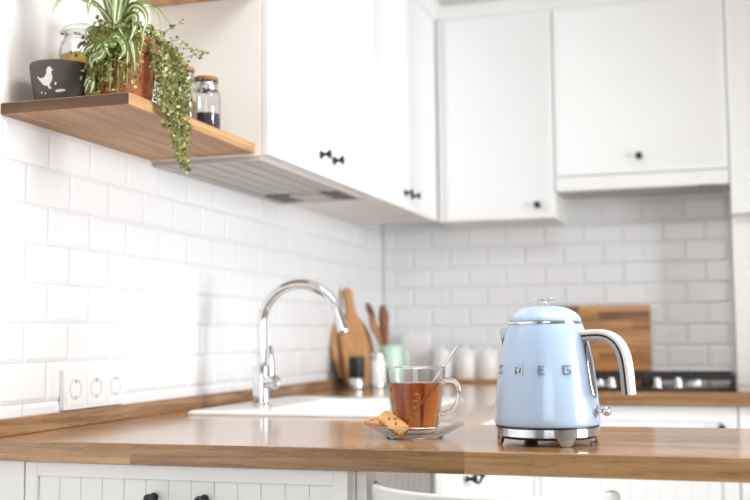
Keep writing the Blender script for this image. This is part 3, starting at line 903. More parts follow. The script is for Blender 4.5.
# ------------------------------------------------------------------ far left corner group
def lean_board(name, label, outline, base, nrm_az, lean, th, mat, cat='cutting board', hole=None):
    """outline in (s, h) board coordinates; leans back from its base line"""
    nh = Vector((math.cos(nrm_az), math.sin(nrm_az), 0)); sv = Vector((-nh.y, nh.x, 0))
    up = (Vector((0, 0, 1)) * math.cos(lean) - nh * math.sin(lean)); n = sv.cross(up).normalized()
    if n.dot(nh) < 0: n = -n
    b = BM(); B = Vector(base)
    rows = []
    for ins, d in ((.003, 0), (0, .003), (0, th - .003), (.003, th)):
        row = []
        cs = sum(p[0] for p in outline) / len(outline); chh = sum(p[1] for p in outline) / len(outline)
        for s, h_ in outline:
            L = math.hypot(s - cs, h_ - chh); k = 1 - ins / L
            row.append(b.verts.new(B + sv * (cs + (s - cs) * k) + up * (chh + (h_ - chh) * k) + n * (d - th)))
        rows.append(row)
    b.faces.new(rows[0][::-1]); b.faces.new(rows[-1]); m = len(outline)
    for a, c in zip(rows[:-1], rows[1:]):
        for i in range(m): b.faces.new((a[i], a[(i + 1) % m], c[(i + 1) % m], c[i]))
    return tag(obj(name, b, mat), label, cat)
Rr = .136
lean_board('cutting_board', 'round wooden board leaning against the tiled left wall behind the paddle board', [(Rr * math.sin(a), Rr - Rr * math.cos(a)) for a in [2 * PI * i / 64 for i in range(64)]], (-1.296, 3.862, ZW + .003), math.radians(-4), math.radians(8.5), .018, M['board'])
# paddle board
half = [(.0, .0), (.07, .0), (.083, .006), (.088, .03), (.088, .16), (.084, .20), (.068, .235), (.042, .262), (.026, .28), (.020, .30), (.019, .345), (.021, .36), (.019, .372), (.010, .381), (0, .384)]
outl = half[1:-1] + [half[-1]] + [(-s, h_) for s, h_ in half[1:-1][::-1]]
lean_board('cutting_board', 'wooden paddle board with a long handle leaning in front of the round board', outl, (-1.238, 3.815, ZW + .001), math.radians(-22), math.radians(12.5), .018, M['board'])
# dark jar with steel foot
t = thing('pepper_mill', 'small black pepper mill with steel foot in front of the paddle board', 'pepper mill', (-1.232, 3.690, ZW + .0004))
b = BM(); lathe(b, [(0, 0), (.0275, 0), (.0285, .003), (.0285, .038), (.027, .040), (0, .040)], (-1.232, 3.690, ZW + .0004), 36); obj('foot', b, M['satin'], t)
b = BM(); lathe(b, [(0, .0402), (.027, .0402), (.028, .043), (.0275, .085), (.0285, .090), (.0285, .112), (.026, .116), (0, .118)], (-1.232, 3.690, ZW + .0004), 36); obj('grinder_top', b, M['black'], t)
t = thing('canister', 'small white canister with steel bands beside the black pepper mill', 'canister', (-1.168, 3.74, ZW + .0004))
b = BM(); lathe(b, [(0, 0), (.028, 0), (.029, .002), (.029, .104), (.028, .106), (0, .106)], (-1.168, 3.74, ZW + .0004), 36); obj('body', b, M['ceramic'], t)
b = BM(); lathe(b, [(.0293, .004), (.0299, .006), (.0299, .018), (.0293, .020)], (-1.168, 3.74, ZW + .0004), 36); obj('steel_band', b, M['satin'], t)
b = BM(); lathe(b, [(0, .1062), (.0295, .1062), (.030, .109), (.030, .124), (.028, .128), (0, .129)], (-1.168, 3.74, ZW + .0004), 36); obj('lid', b, M['satin'], t)
# mint jug with utensils
JX, JY, JZ = -1.160, 3.885, ZW + .0004
t = thing('utensil_jug', 'mint green jug holding wooden utensils', 'jug', (JX, JY, JZ))
b = BM(); lathe(b, [(0, 0), (.038, 0), (.041, .003), (.046, .035), (.048, .07), (.046, .105), (.042, .135), (.043, .152), (.0445, .156), (.042, .156), (.040, .135), (.043, .105), (.045, .07), (.043, .035), (.039, .006), (0, .005)], (JX, JY, JZ), 48); obj('jug_body', b, M['mint'], t)
b = BM(); tube(b, catmull([(JX + .043, JY, JZ + .128), (JX + .056, JY - .003, JZ + .130), (JX + .064, JY - .005, JZ + .105), (JX + .060, JY - .004, JZ + .072), (JX + .046, JY, JZ + .052)], 6), .0055, 12); obj('jug_handle', b, M['mint'], t)
def spoon(name, label, base, tip, head_len, head_w, mat, fork=False):
    b = BM(); A = Vector(base); T = Vector(tip); d = (T - A).normalized(); Ltot = (T - A).length
    n = 26; pts = []; rad = []
    for i in range(n + 1):
        s = i / n * Ltot; pts.append(A + d * s)
        q = (s - (Ltot - head_len)) / head_len
        rad.append(.0058 if q < -.3 else .0058 + (head_w / 2 - .0058) * max(0, min(1, (q + .3) / .7)) ** 1.4 if q < .4 else head_w / 2 * math.sqrt(max(.02, 1 - ((q - .4) / .62) ** 2)))
    fl = Vector((.35, -.94, 0)); fl = (fl - d * fl.dot(d)).normalized()
    tube(b, pts, rad, 16, True, (fl, .32))
    return tag(obj(name, b, mat), label, 'utensil', 'utensils in the mint jug')
spoon('wooden_spoon', 'dark slender wooden spoon tilting left out of the mint jug', (-1.134, 3.897, JZ + .008), (-1.254, 3.885, JZ + .318), .075, .026, M['spoondark'])
spoon('wooden_spatula', 'pale narrow wooden spatula tilting left out of the mint jug', (-1.136, 3.880, JZ + .008), (-1.238, 3.865, JZ + .272), .11, .030, M['spoonwood'])
spoon('wooden_spoon', 'pale wooden spoon in the middle of the mint jug', (-1.150, 3.897, JZ + .008), (-1.202, 3.912, JZ + .256), .085, .038, M['spoonwood'])
spoon('wooden_spoon', 'broad dark brown wooden spoon standing upright at the right of the jug', (-1.168, 3.873, JZ + .008), (-1.186, 3.870, JZ + .308), .10, .040, M['spoondark'])
# white square board
b = BM(); box(b, -1.245, -1.128, 4.33, 4.366, ZW + .0004, 1.107, .004, 3)
tag(obj('bread_box', b, M['plastic']), 'plain white square box standing against the back wall behind the tea', 'box')
# canisters on a tray
b = BM(); box(b, -1.118, -.815, 4.235, 4.355, ZW + .0004, ZW + .0125, .003, 2)
tag(obj('serving_tray', b, M['board']), 'thin wooden tray under the three white jars by the back wall', 'tray')
def can(x, y, label):
    z = ZW + .013
    t = thing('storage_jar', label, 'jar', (x, y, z), 'white lidded jars on the wooden tray')
    b = BM(); lathe(b, [(0, 0), (.036, 0), (.0395, .003), (.0435, .03), (.0440, .06), (.0415, .088), (.038, .096), (0, .096)], (x, y, z), 40); obj('jar_body', b, M['ceramic'], t)
    b = BM(); lathe(b, [(0, .0962), (.0395, .0962), (.0405, .0985), (.037, .106), (.028, .114), (.014, .119), (.007, .1205), (.006, .124), (.0095, .128), (.0095, .132), (.005, .1355), (0, .136)], (x, y, z), 40); obj('jar_lid', b, M['ceramic'], t)
    return t
c1 = can(-1.063, 4.295, 'white lidded storage jar on the tray, nearest the white square box')
dup(c1, (-.966, 4.295, ZW + .013), 'white lidded storage jar in the middle of the tray, just right of the teaspoon')
dup(c1, (-.872, 4.295, ZW + .013), 'white lidded storage jar on the tray, nearest the blue kettle')

# acacia board and hob
b = BM(); box(b, -.64, -.238, 4.375, 4.400, ZW + .0004, 1.213, .004, 2)
tag(obj('cutting_board', b, M['acacia']), 'large rectangular two-tone wooden board upright against the back wall behind the kettle', 'cutting board')
t = thing('gas_hob', 'black four-burner gas hob on the back worktop', 'hob', (-.23, 3.97, ZW + .0004))
hz = ZW + .0004
b = BM(); box(b, -.53, .066, 3.692, 4.19, hz, hz + .011, .003, 2); obj('hob_plate', b, M['blackglass'], t)
burn = [(-.40, 3.86, .042), (-.07, 3.86, .034), (-.40, 4.09, .034), (-.07, 4.09, .046)]
for x, y, r in burn:
    b = BM(); lathe(b, [(0, 0), (r * 1.25, 0), (r * 1.2, .006), (r, .008), (r, .020), (r * .95, .022), (0, .022)], (x, y, hz + .0112), 36); bn = obj('burner', b, M['satin'], t, 'silver burner crown')
    b = BM(); lathe(b, [(0, .0222), (r * .85, .0222), (r * .9, .025), (r * .8, .029), (0, .030)], (x, y, hz + .0112), 36); obj('burner_cap', b, M['iron'], bn)
for gx0, gx1 in ((-.522, -.236), (-.228, .058)):
    b = BM(); gy0, gy1 = 3.76, 4.18; zt = hz + .050; w = .0065
    for y in (gy0, gy1, (gy0 + gy1) / 2): box(b, gx0, gx1, y - w, y + w, zt - .016, zt, .0015, 1)
    for x in (gx0, gx1): box(b, x - w, x + w, gy0, gy1, zt - .016, zt, .0015, 1)
    xm = (gx0 + gx1) / 2
    for yc in (3.865, 4.09):
        box(b, gx0, xm - .02, yc - .004, yc + .004, zt - .009, zt + .001, .001, 1); box(b, xm + .02, gx1, yc - .004, yc + .004, zt - .009, zt + .001, .001, 1)
        box(b, xm - .004, xm + .004, yc - .105, yc - .02, zt - .009, zt + .001, .001, 1); box(b, xm - .004, xm + .004, yc + .02, yc + .105, zt - .009, zt + .001, .001, 1)
    for x in (gx0, gx1):
        for y in (gy0, gy1): box(b, x - .006, x + .006, y - .006, y + .006, hz + .0108, zt - .006, .001, 1)
    obj('pan_support', b, M['iron'], t)
for x in (-.44, -.335, -.185, -.118):
    b = BM(); lathe(b, [(0, 0), (.017, 0), (.017, .004), (.0125, .006), (.0115, .030), (.010, .032), (0, .032)], (x, 3.722, hz + .0105), 28); obj('control_knob', b, M['satin'], t, 'silver control knob')

# ------------------------------------------------------------------ shelves
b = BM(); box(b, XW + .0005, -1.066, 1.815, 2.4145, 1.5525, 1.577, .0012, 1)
sh_ = obj('wall_shelf', b, [M['shelf'], M['shaded_endgrain']], angle=22)
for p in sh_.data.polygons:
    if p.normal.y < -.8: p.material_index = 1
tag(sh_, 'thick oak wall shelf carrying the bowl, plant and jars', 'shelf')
b = BM(); box(b, XW + .0005, -1.066, 1.815, 2.4145, 1.949, 1.976, .0012, 1)
tag(obj('wall_shelf', b, M['shelf'], angle=22), 'upper oak wall shelf at the top edge, only its underside showing', 'shelf')
ZS = 1.5774
# bowl
BX, BY = -1.268, 1.892
t = thing('bowl', 'charcoal stoneware bowl with a white hen motif at the left end of the shelf', 'bowl', (BX, BY, ZS))
def rbowl(z): return .046 + .0195 * min(1, z / .080) ** .5 if z > 0 else .046
pr = [(0, .001), (.042, .001), (.046, 0)] + [(rbowl(q), q) for q in [.003 + .0035 * i for i in range(23)]] + [(.0652, .0835), (.0640, .0842), (.0625, .0832)]
pr += [(rbowl(q) - .004, q) for q in [.078 - .006 * i for i in range(12)]] + [(.030, .008), (0, .007)]
b = BM(); lathe(b, pr, (BX, BY, ZS), 64); bw_ = obj('bowl_body', b, M['bowl'], t, angle=70)
b = BM()
baz = math.atan2(-BY, -BX)
def patch(poly, a0, z0, sc):
    """flat painted motif wrapped on the bowl: fine grid clipped to the polygon"""
    def inside(x, y):
        c = False; n = len(poly)
        for i in range(n):
            x0, y0 = poly[i]; x1, y1 = poly[(i + 1) % n]
            if (y0 > y) != (y1 > y) and x < (x1 - x0) * (y - y0) / (y1 - y0) + x0: c = not c
        return c
    xs_ = [p[0] for p in poly]; ys_ = [p[1] for p in poly]; st = .018; cache = {}
    def V(i, j):
        if (i, j) not in cache:
            x, y = min(xs_) + i * st, min(ys_) + j * st
            z = z0 + y * sc; r = rbowl(z) + .0006; a = baz + a0 + x * sc / .062
            cache[(i, j)] = b.verts.new((BX + r * math.cos(a), BY + r * math.sin(a), ZS + z))
        return cache[(i, j)]
    for i in range(int((max(xs_) - min(xs_)) / st) + 1):
        for j in range(int((max(ys_) - min(ys_)) / st) + 1):
            if inside(min(xs_) + (i + .5) * st, min(ys_) + (j + .5) * st):
                b.faces.new((V(i, j), V(i + 1, j), V(i + 1, j + 1), V(i, j + 1)))
hen = [(-.5, .42), (-.42, .52), (-.36, .40), (-.2, .36), (.02, .42), (.14, .60), (.16, .80), (.22, .92), (.32, .98), (.42, .94), (.46, .84), (.56, .78), (.46, .74), (.44, .58), (.50, .40), (.44, .18), (.30, -.02), (.34, -.16), (.46, -.22), (.22, -.24), (.18, -.08), (.02, -.06), (-.14, .02), (-.30, .20)]
patch(hen, -.60, .034, .036)
obj('hen_motif', b, M['paint'], bw_, 'white painted hen', smooth=False); b = BM()
cache = {}
for poly, a0, z0, sc, nm in (([(-.55, -.12), (-.35, .06), (-.1, .1), (.2, .14), (.5, .12), (.6, .0), (.4, -.08), (.0, -.18), (-.3, -.2)], -.07, .0225, .020, 'grass_motif'),
        ([(-.12, 0), (0, .25), (.12, .05), (.06, -.16), (-.08, -.14)], -.22, .035, .018, 'chick_motif'), ([(-.1, 0), (0, .3), (.12, .28), (.12, -.02), (0, -.2)], .62, .050, .020, 'feather_motif'),
        ([(-.1, -.1), (-.1, .1), (.1, .1), (.1, -.1)], -.78, .019, .016, 'dot_motif'), ([(-.1, -.1), (-.1, .1), (.1, .1), (.1, -.1)], -.62, .017, .016, 'dot_motif')):
    b = BM(); patch(poly, a0, z0, sc); obj(nm, b, M['paint'], bw_, smooth=False)
# potted plant
PX, PY = -1.136, 1.925
t = thing('potted_plant', 'terracotta pot of striped spider plant and small-leaved trailing plant on the shelf', 'plant', (PX, PY, ZS))
b = BM(); lathe(b, [(0, .002), (.045, .002), (.047, 0), (.049, .001), (.062, .098), (.068, .099), (.069, .102), (.071, .128), (.070, .131), (.066, .131), (.064, .115), (0, .114)], (PX, PY, ZS), 56); pot = obj('pot', b, M['terracotta'], t, 'terracotta flowerpot')
b = BM(); lathe(b, [(.0635, .1155), (.045, .119), (.02, .121), (0, .1215)], (PX, PY, ZS), 40); obj('soil', b, M['soil'], t)
LEAVES = [
[(-1.148, 1.915, 1.734), (-1.115, 1.899, 1.773), (-1.083, 1.882, 1.767), (-1.058, 1.866, 1.737), (-1.057, 1.85, 1.698)],
[(-1.148, 1.915, 1.73), (-1.12, 1.899, 1.752), (-1.092, 1.882, 1.749), (-1.084, 1.866, 1.719), (-1.088, 1.85, 1.685)],
[(-1.152, 1.915, 1.735), (-1.151, 1.893, 1.771), (-1.155, 1.872, 1.798), (-1.164, 1.85, 1.8)],
[(-1.15, 1.915, 1.726), (-1.138, 1.902, 1.772), (-1.13, 1.889, 1.8), (-1.132, 1.876, 1.79), (-1.128, 1.863, 1.751), (-1.122, 1.85, 1.714)],
[(-1.147, 1.915, 1.726), (-1.13, 1.904, 1.772), (-1.126, 1.893, 1.801), (-1.126, 1.882, 1.781), (-1.126, 1.872, 1.745), (-1.115, 1.861, 1.716), (-1.097, 1.85, 1.698)],
[(-1.152, 1.915, 1.726), (-1.158, 1.893, 1.75), (-1.166, 1.872, 1.768), (-1.173, 1.85, 1.77)],
[(-1.157, 1.915, 1.731), (-1.176, 1.899, 1.804), (-1.185, 1.882, 1.808), (-1.19, 1.866, 1.779), (-1.182, 1.85, 1.749)],
[(-1.155, 1.915, 1.731), (-1.167, 1.899, 1.816), (-1.211, 1.882, 1.824), (-1.254, 1.866, 1.8), (-1.266, 1.85, 1.765)],
[(-1.161, 1.915, 1.719), (-1.184, 1.899, 1.733), (-1.195, 1.882, 1.734), (-1.197, 1.866, 1.72), (-1.188, 1.85, 1.694)],
[(-1.166, 1.915, 1.713), (-1.147, 1.902, 1.718), (-1.125, 1.889, 1.7), (-1.112, 1.876, 1.679), (-1.109, 1.858, 1.663), (-1.112, 1.848, 1.65)],
[(-1.133, 1.915, 1.716), (-1.107, 1.893, 1.7), (-1.082, 1.86, 1.663), (-1.072, 1.848, 1.625)],
[(-1.166, 1.915, 1.715), (-1.171, 1.893, 1.706), (-1.167, 1.86, 1.683), (-1.156, 1.845, 1.662)],
[(-1.175, 1.915, 1.712), (-1.185, 1.893, 1.703), (-1.188, 1.86, 1.685), (-1.19, 1.845, 1.663)],
[(-1.175, 1.915, 1.708), (-1.185, 1.893, 1.699), (-1.176, 1.86, 1.676), (-1.155, 1.845, 1.648)],
[(-1.166, 1.915, 1.711), (-1.164, 1.893, 1.705), (-1.144, 1.86, 1.681), (-1.128, 1.845, 1.66)],
[(-1.143, 1.915, 1.726), (-1.111, 1.899, 1.778), (-1.065, 1.882, 1.771), (-1.033, 1.866, 1.742), (-1.019, 1.85, 1.704)],
[(-1.129, 1.915, 1.724), (-1.093, 1.893, 1.732), (-1.067, 1.872, 1.711), (-1.061, 1.85, 1.66)],
[(-1.148, 1.915, 1.73), (-1.112, 1.893, 1.737), (-1.081, 1.872, 1.732), (-1.059, 1.85, 1.708)],
[(-1.171, 1.915, 1.707), (-1.181, 1.893, 1.686), (-1.181, 1.86, 1.668), (-1.174, 1.845, 1.645)],
[(-1.162, 1.915, 1.732), (-1.186, 1.893, 1.783), (-1.206, 1.872, 1.791), (-1.234, 1.85, 1.804)],
[(-1.148, 1.915, 1.734), (-1.121, 1.893, 1.784), (-1.093, 1.872, 1.799), (-1.042, 1.85, 1.795)],
[(-1.175, 1.915, 1.708), (-1.176, 1.893, 1.677), (-1.176, 1.86, 1.659), (-1.167, 1.842, 1.637)],
[(-1.143, 1.915, 1.717), (-1.12, 1.893, 1.693), (-1.098, 1.862, 1.667), (-1.09, 1.845, 1.638)],
[(-1.143, 1.93, 1.726), (-1.13, 1.96, 1.79), (-1.11, 1.99, 1.80), (-1.08, 2.02, 1.76)],
[(-1.15, 1.93, 1.726), (-1.17, 1.97, 1.78), (-1.20, 2.0, 1.80), (-1.24, 2.02, 1.77)],
]
PLANTLET = [[(-1.16, 1.838, 1.620), (-1.169, 1.834, 1.606), (-1.176, 1.832, 1.587)], [(-1.16, 1.838, 1.620), (-1.158, 1.834, 1.601), (-1.164, 1.832, 1.584)], [(-1.16, 1.838, 1.622), (-1.172, 1.834, 1.615), (-1.178, 1.832, 1.599)]]
def strap(bm, pts, w):
    uvl = bm.loops.layers.uv.get('UVMap') or bm.loops.layers.uv.new('UVMap')
    # start the leaf in the soil at the crown
    p = catmull(pts, 8); n = len(p) - 1; prev = None; wv = None
    for i in range(n + 1):      # hang clear of the pot's rim and wall
        for _ in range(60):
            q = p[i]
            if i > 4 and q.z < ZS + .142 and math.hypot(q.x - PX, q.y - PY) < .100 + .004 * (i / n): p[i] = q + (Vector((0, 0, 1.1)) - q) * .002
            else: break
    view = Vector((0.45, -0.85, -0.25))
    for i, q in enumerate(p):
        s = i / n; tn = (p[min(i + 1, n)] - p[max(i - 1, 0)]).normalized()
        side_ = tn.cross(view)
        if side_.length < .15: side_ = wv if wv else Vector((1, 0, 0))
        side_.normalize()
        if wv and side_.dot(wv) < 0: side_ = -side_
        wv = side_ if wv is None else (wv * .5 + side_ * .5).normalized()
        up = wv.cross(tn)
        ww = w * (min(1, .55 + s * 1.6)) * (1 - max(0, (s - .45) / .55) ** 1.8 * .94)
        row = [bm.verts.new(q + wv * (ww * f) + up * (abs(f) * ww * .55)) for f in (-.5, -.25, 0, .25, .5)]
        if prev:
            for k in range(4):
                f = bm.faces.new((prev[k], prev[k + 1], row[k + 1], row[k]))
                for lp, u in zip(f.loops, (k / 4, (k + 1) / 4, (k + 1) / 4, k / 4)): lp[uvl].uv = (u, s)
        prev = row
b = BM()
WID = [.0125, .014, .010, .0155, .0105, .010, .011, .011, .007, .0115, .0095, .010, .012, .010, .009, .004, .006, .006, .010, .008, .011, .010, .008, .008, .008]
for pts, w in zip(LEAVES, WID):
    crown = Vector((PX + (pts[0][0] + 1.15) * .5, PY, ZS + .118))
    strap(b, [crown] + pts, w * 1.22)
for pts in PLANTLET: strap(b, pts, .006)
obj('spider_leaves', b, M['stripe'], t, 'long arching leaves striped green and cream', angle=180)
b = BM(); tube(b, catmull([(-1.115, 1.90, 1.70), (-1.087, 1.845, 1.645), (-1.116, 1.84, 1.651), (-1.143, 1.838, 1.644), (-1.161, 1.836, 1.619), (-1.165, 1.835, 1.60)], 7), .0012, 6); obj('runner', b, M['runner'], t, 'yellowish runner stem')
# trailing plant: stems then small round leaves along them
stems = []
def st(pts): stems.append(catmull([Vector(p) for p in pts], 6))
rnd = random.uniform
CASC = [(-1.107, 1.95, 1.712), (-1.079, 1.95, 1.704), (-1.056, 1.95, 1.668), (-1.047, 1.95, 1.619), (-1.043, 1.95, 1.567), (-1.034, 1.95, 1.524), (-1.027, 1.95, 1.483), (-1.013, 1.95, 1.445)]
for k in range(52):
    n = random.choice((4, 5, 5, 6, 6, 7, 8)) if k > 5 else 8
    dx, dy = rnd(-.018, .022), rnd(-.05, .06)
    pp = [(PX + .03, PY + rnd(-.03, .03), ZS + .12)]
    for i, q in enumerate(CASC[:n]):
        tight = 1 if i < 4 else max(.3, 1 - (i - 3) * .17)
        x = q[0] + dx * tight + rnd(-.004, .004); 
        pp.append((max(x, -1.058) if q[2] < 1.62 else x, q[1] + dy * tight + rnd(-.004, .004), q[2] + rnd(-.006, .006)))
    st(pp)
NB = len(stems)
for k in range(150):   # bush over the rim in front of the pot
    a = rnd(-PI * 1.0, -PI * .42) if k < 70 else rnd(-PI * .55, -PI * .22) if k < 125 else rnd(-PI * 1.05, .12)
    rr = rnd(.072, .10); dz = rnd(.02, .125)
    ex, ey = PX + rr * math.cos(a), max(1.822, PY + rr * math.sin(a))
    if ex < -1.183: ex = -1.183
    st([(PX + .03 * math.cos(a), PY + .03 * math.sin(a), ZS + .118), (PX + .062 * math.cos(a), PY + .062 * math.sin(a), ZS + .138 + rnd(0, .02)), (PX + .08 * math.cos(a), PY + .08 * math.sin(a), ZS + .128), (ex, ey, ZS + .128 - dz)])
for pts in ([(-1.098, 1.95, 1.718), (-1.063, 1.95, 1.732), (-1.026, 1.95, 1.751)], [(-1.074, 1.95, 1.695), (-1.028, 1.95, 1.695), (-0.969, 1.95, 1.681)], [(-1.074, 1.95, 1.703), (-1.028, 1.95, 1.712), (-0.987, 1.95, 1.67)], [(-1.063, 1.95, 1.673), (-1.005, 1.95, 1.676), (-0.976, 1.95, 1.686)],
            [(-1.157, 1.9, 1.706), (-1.209, 1.9, 1.724), (-1.271, 1.9, 1.734)], [(-1.162, 1.9, 1.702), (-1.208, 1.9, 1.702), (-1.246, 1.9, 1.689)], [(-1.157, 1.9, 1.714), (-1.176, 1.9, 1.746), (-1.193, 1.9, 1.756)], [(-1.16, 1.9, 1.70), (-1.20, 1.89, 1.715), (-1.225, 1.885, 1.70)]):
    st([(PX, PY, ZS + .118)] + pts)
b = BM()
for s in stems: tube(b, s[::2] if len(s) > 8 else s, .0007, 4, False)
obj('trailing_stems', b, M['stem'], t)
b = BM()
def round_leaf(bm, p, r):
    ax = Vector((rnd(-1, 1), rnd(-1.3, .3), rnd(-.3, 1.2))).normalized()
    q = ax.to_track_quat('Z', 'Y').to_matrix() @ Matrix.Rotation(rnd(0, 6.28), 3, 'Z')
    c = bm.verts.new(p + q @ Vector((0, 0, -r * .22)))
    k = 7; ring = [bm.verts.new(p + q @ Vector((r * math.cos(2 * PI * i / k), r * .85 * math.sin(2 * PI * i / k), 0))) for i in range(k)]
    for i in range(k): bm.faces.new((c, ring[i], ring[(i + 1) % k]))
for si, s in enumerate(stems):
    for i in range(5, len(s)):
        if NB <= si < NB + 150 and s[i].z > ZS + .098 and s[i].x < PX + .05 and random.random() < .82: continue
        for r_ in range(2):
            if random.random() < .60:
                round_leaf(b, s[i] + Vector((rnd(-.006, .006), rnd(-.007, .004), rnd(-.006, .006))), rnd(.0028, .0054))
obj('trailing_leaves', b, M['trail'], t, 'tiny round green leaves', smooth=False)

# jars on the shelf
def spice_jar(x, y, r, hgt, lid_r, fill, fm, label):
    t = thing('spice_jar', label, 'jar', (x, y, ZS), 'cork-topped glass jars on the shelf')
    b = BM(); w = .0022
    sh = hgt * .66
    lathe(b, [(0, .0005), (r * .9, 0), (r, .004), (r, sh), (r * .9, sh + .010), (lid_r * .92, sh + .016), (lid_r * .92, hgt - .015), (lid_r * .98, hgt - .013), (lid_r * .98, hgt - .009), (lid_r * .85, hgt - .009),
              (lid_r * .82, sh + .017), (r * .9 - w, sh + .008), (r - w, sh - .001), (r - w, .007), (r * .85, .004), (0, .004)], (x, y, ZS), 44)
    obj('jar_glass', b, M['glass'], t, angle=60)
    b = BM(); lathe(b, [(0, .0045), (r * .84, .0045), (r - w - .0006, .008), (r - w - .0006, fill), (r * .5, fill + .003), (0, fill + .002)], (x, y, ZS), 36); obj('jar_contents', b, fm, t)
    b = BM(); lathe(b, [(lid_r * .99, hgt - .030), (lid_r * 1.0, hgt - .029), (lid_r * 1.0, hgt - .0155), (lid_r * .99, hgt - .0145)], (x, y, ZS), 40); obj('neck_band', b, M['satin'], t)
    b = BM(); lathe(b, [(0, hgt - .0088), (lid_r, hgt - .0088), (lid_r * 1.05, hgt - .0075), (lid_r * 1.05, hgt - .001), (lid_r, hgt), (0, hgt)], (x, y, ZS), 40); obj('jar_lid', b, M['cork'], t, 'round cork lid')
spice_jar(-1.122, 2.148, .031, .130, .0225, .052, M['spice_brown'], 'cork-topped glass jar of brown spice right beside the trailing plant')
spice_jar(-1.110, 2.234, .034, .126, .0275, .040, M['spice_dark'], 'cork-topped glass jar with dark contents at the right end of the shelf row')
x, y = -1.300, 2.015
t = thing('storage_jar', 'tall clear glass jar of yellow grain standing behind the bowl and plant', 'jar', (x, y, ZS))
b = BM(); lathe(b, [(0, .001), (.046, 0), (.050, .005), (.050, .150), (.046, .166), (.040, .174), (.040, .186), (.043, .188), (.043, .191), (.037, .191), (.037, .174), (.044, .164), (.047, .149), (.047, .008), (.042, .005), (0, .005)], (x, y, ZS), 48); obj('jar_glass', b, M['glass'], t, angle=60)
b = BM(); lathe(b, [(0, .0055), (.042, .0055), (.0462, .009), (.0462, .138), (.02, .143), (0, .141)], (x, y, ZS), 40); obj('jar_contents', b, M['pasta'], t, 'yellow grain')
b = BM(); lathe(b, [(0, .1915), (.042, .1915), (.044, .194), (.040, .202), (.020, .209), (0, .2105)], (x, y, ZS), 40); obj('jar_lid', b, M['glass'], t)

# ------------------------------------------------------------------ chair
t = thing('chair', 'pale grey moulded tub chair pushed up to the peninsula in front', 'chair', (-.355, 1.80, 0))
def shell():
    bm = BM(); ctr = Vector((-.361, 1.81, 0)); rows = []
    na, nz = 40, 14
    for i in range(na + 1):
        u = i / na * 2 - 1
        a = math.radians(-93) + u * math.radians(92)
        row = []
        edge = .05 * max(0, (abs(u) - .86) / .14) ** 2.2
        ztop = .851 - edge
        for j in range(nz + 1):
            v = j / nz; z = .44 + (ztop - .44) * v
            fl = .80 + .20 * v ** .7
            row.append(bm.verts.new(ctr + Vector((.212 * fl * math.cos(a), .160 * fl * math.sin(a) - .012 * (u) * 0, z))))
        rows.append(row)
    for a, c in zip(rows[:-1], rows[1:]):
        for j in range(nz): bm.faces.new((a[j], c[j], c[j + 1], a[j + 1]))
    bmesh.ops.recalc_face_normals(bm, faces=bm.faces)
    bmesh.ops.solidify(bm, geom=bm.faces[:], thickness=.012)
    return bm
o = obj('backrest', shell(), M['chair'], t, angle=50)
md = o.modifiers.new('soft_edge', 'BEVEL'); md.width = .004; md.segments = 3; md.limit_method = 'ANGLE'
b = BM(); rows = []
sp_ = rrect(-.53, -.185, 1.66, 2.03, .09, 8)
lo = [b.verts.new((x, y, .425)) for x, y in sp_]; hi = [b.verts.new((x, y, .448)) for x, y in sp_]; md_ = [b.verts.new((-.3575 + (x + .3575) * .8, 1.845 + (y - 1.845) * .8, .440)) for x, y in sp_]
n = len(sp_)
b.faces.new(lo[::-1]); b.faces.new(md_)
for i in range(n):
    j = (i + 1) % n
    b.faces.new((lo[i], lo[j], hi[j], hi[i])); b.faces.new((hi[i], hi[j], md_[j], md_[i]))
obj('seat', b, M['chair'], t)
for sx in (-1, 1):
    for sy in (-1, 1):
        b = BM(); tube(b, [(-.3575 + sx * .13, 1.845 + sy * .13, .43), (-.3575 + sx * .19, 1.845 + sy * .19, 0.0)], [.015, .010], 14); obj('leg', b, M['spoonwood'], t, 'wooden leg')

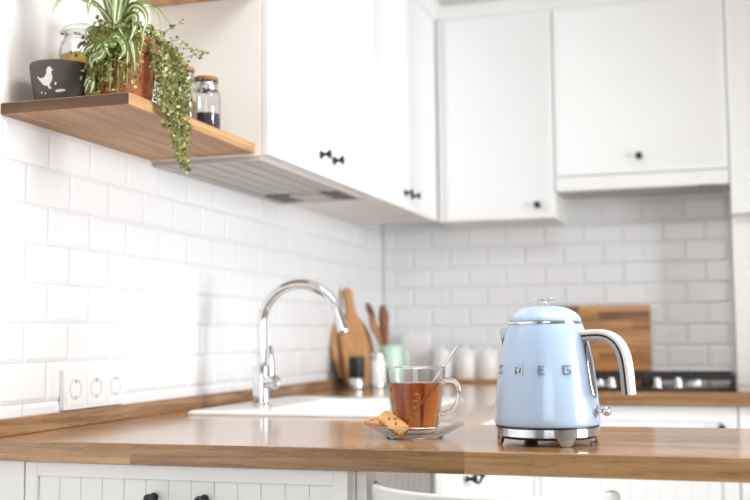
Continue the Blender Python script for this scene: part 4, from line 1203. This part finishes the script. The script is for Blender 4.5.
# ------------------------------------------------------------------ light
w = bpy.data.worlds.new('daylight'); S.world = w; w.use_nodes = True
bg = w.node_tree.nodes['Background']; bg.inputs[0].default_value = (0.86, 0.93, 1.0, 1); bg.inputs[1].default_value = 2.0
def area(name, loc, rot, sx, sy, power, col):
    l = bpy.data.lights.new(name, 'AREA'); l.shape = 'RECTANGLE'; l.size = sx; l.size_y = sy; l.energy = power; l.color = col
    o = bpy.data.objects.new(name, l); COL.objects.link(o); o.location = loc; o.rotation_euler = rot
    return o
area('added_overhead_light', (.1, 1.7, ZC - .03), (0, 0, 0), 1.2, .6, 24, (1.0, .99, .98))  # unseen overhead lamp added to lighten the worktops
b = BM(); lx, ly = .1, 1.7
for x0, x1, y0, y1 in ((-.64, .64, -.34, -.305), (-.64, .64, .305, .34), (-.64, -.605, -.305, .305), (.605, .64, -.305, .305)): box(b, lx + x0, lx + x1, ly + y0, ly + y1, ZC - .05, ZC - .0005)
tag(obj('added_ceiling_light', b, M['plastic'], smooth=False), 'white rectangular frame of an unseen ceiling light added above the kitchen', 'ceiling light')
# daylight through the right window, fill light through the added rear one
area('window_daylight', (XR + .16, (RW[0] + RW[1]) / 2, (RW[2] + RW[3]) / 2), (0, PI / 2, 0), RW[3] - RW[2], RW[1] - RW[0], 180, (.94, .97, 1.0))
area('rear_fill_light', ((FW[0] + FW[1]) / 2, YF - .16, (FW[2] + FW[3]) / 2), (PI / 2, 0, 0), FW[1] - FW[0], FW[3] - FW[2], 30, (.93, .965, 1.0))

# ------------------------------------------------------------------ camera
cam = bpy.data.cameras.new('camera'); co = bpy.data.objects.new('camera', cam); COL.objects.link(co)
r = Vector((0.95383555, 0.3001786, -0.00951548)); u = Vector((0.03307297, -0.07349506, 0.99674704)); d = Vector((-0.29850279, 0.95104747, 0.08002999))
mw = Matrix(((r.x, u.x, -d.x, 0), (r.y, u.y, -d.y, 0), (r.z, u.z, -d.z, 1.10), (0, 0, 0, 1)))
co.matrix_world = mw
cam.sensor_width = 36; cam.lens = 1074.044 / 750 * 36
cam.clip_start = .02
cam.dof.use_dof = True; cam.dof.focus_distance = 1.95; cam.dof.aperture_fstop = 3.0
S.camera = co
S.view_settings.view_transform = 'Standard'; S.view_settings.look = 'None'; S.view_settings.gamma = 1.0; S.view_settings.use_curve_mapping = False
S.view_settings.exposure = 0.13
S.cycles.max_bounces = 16; S.cycles.transmission_bounces = 14; S.cycles.transparent_max_bounces = 16; S.cycles.diffuse_bounces = 6
S.cycles.caustics_reflective = False; S.cycles.sample_clamp_indirect = 8.0
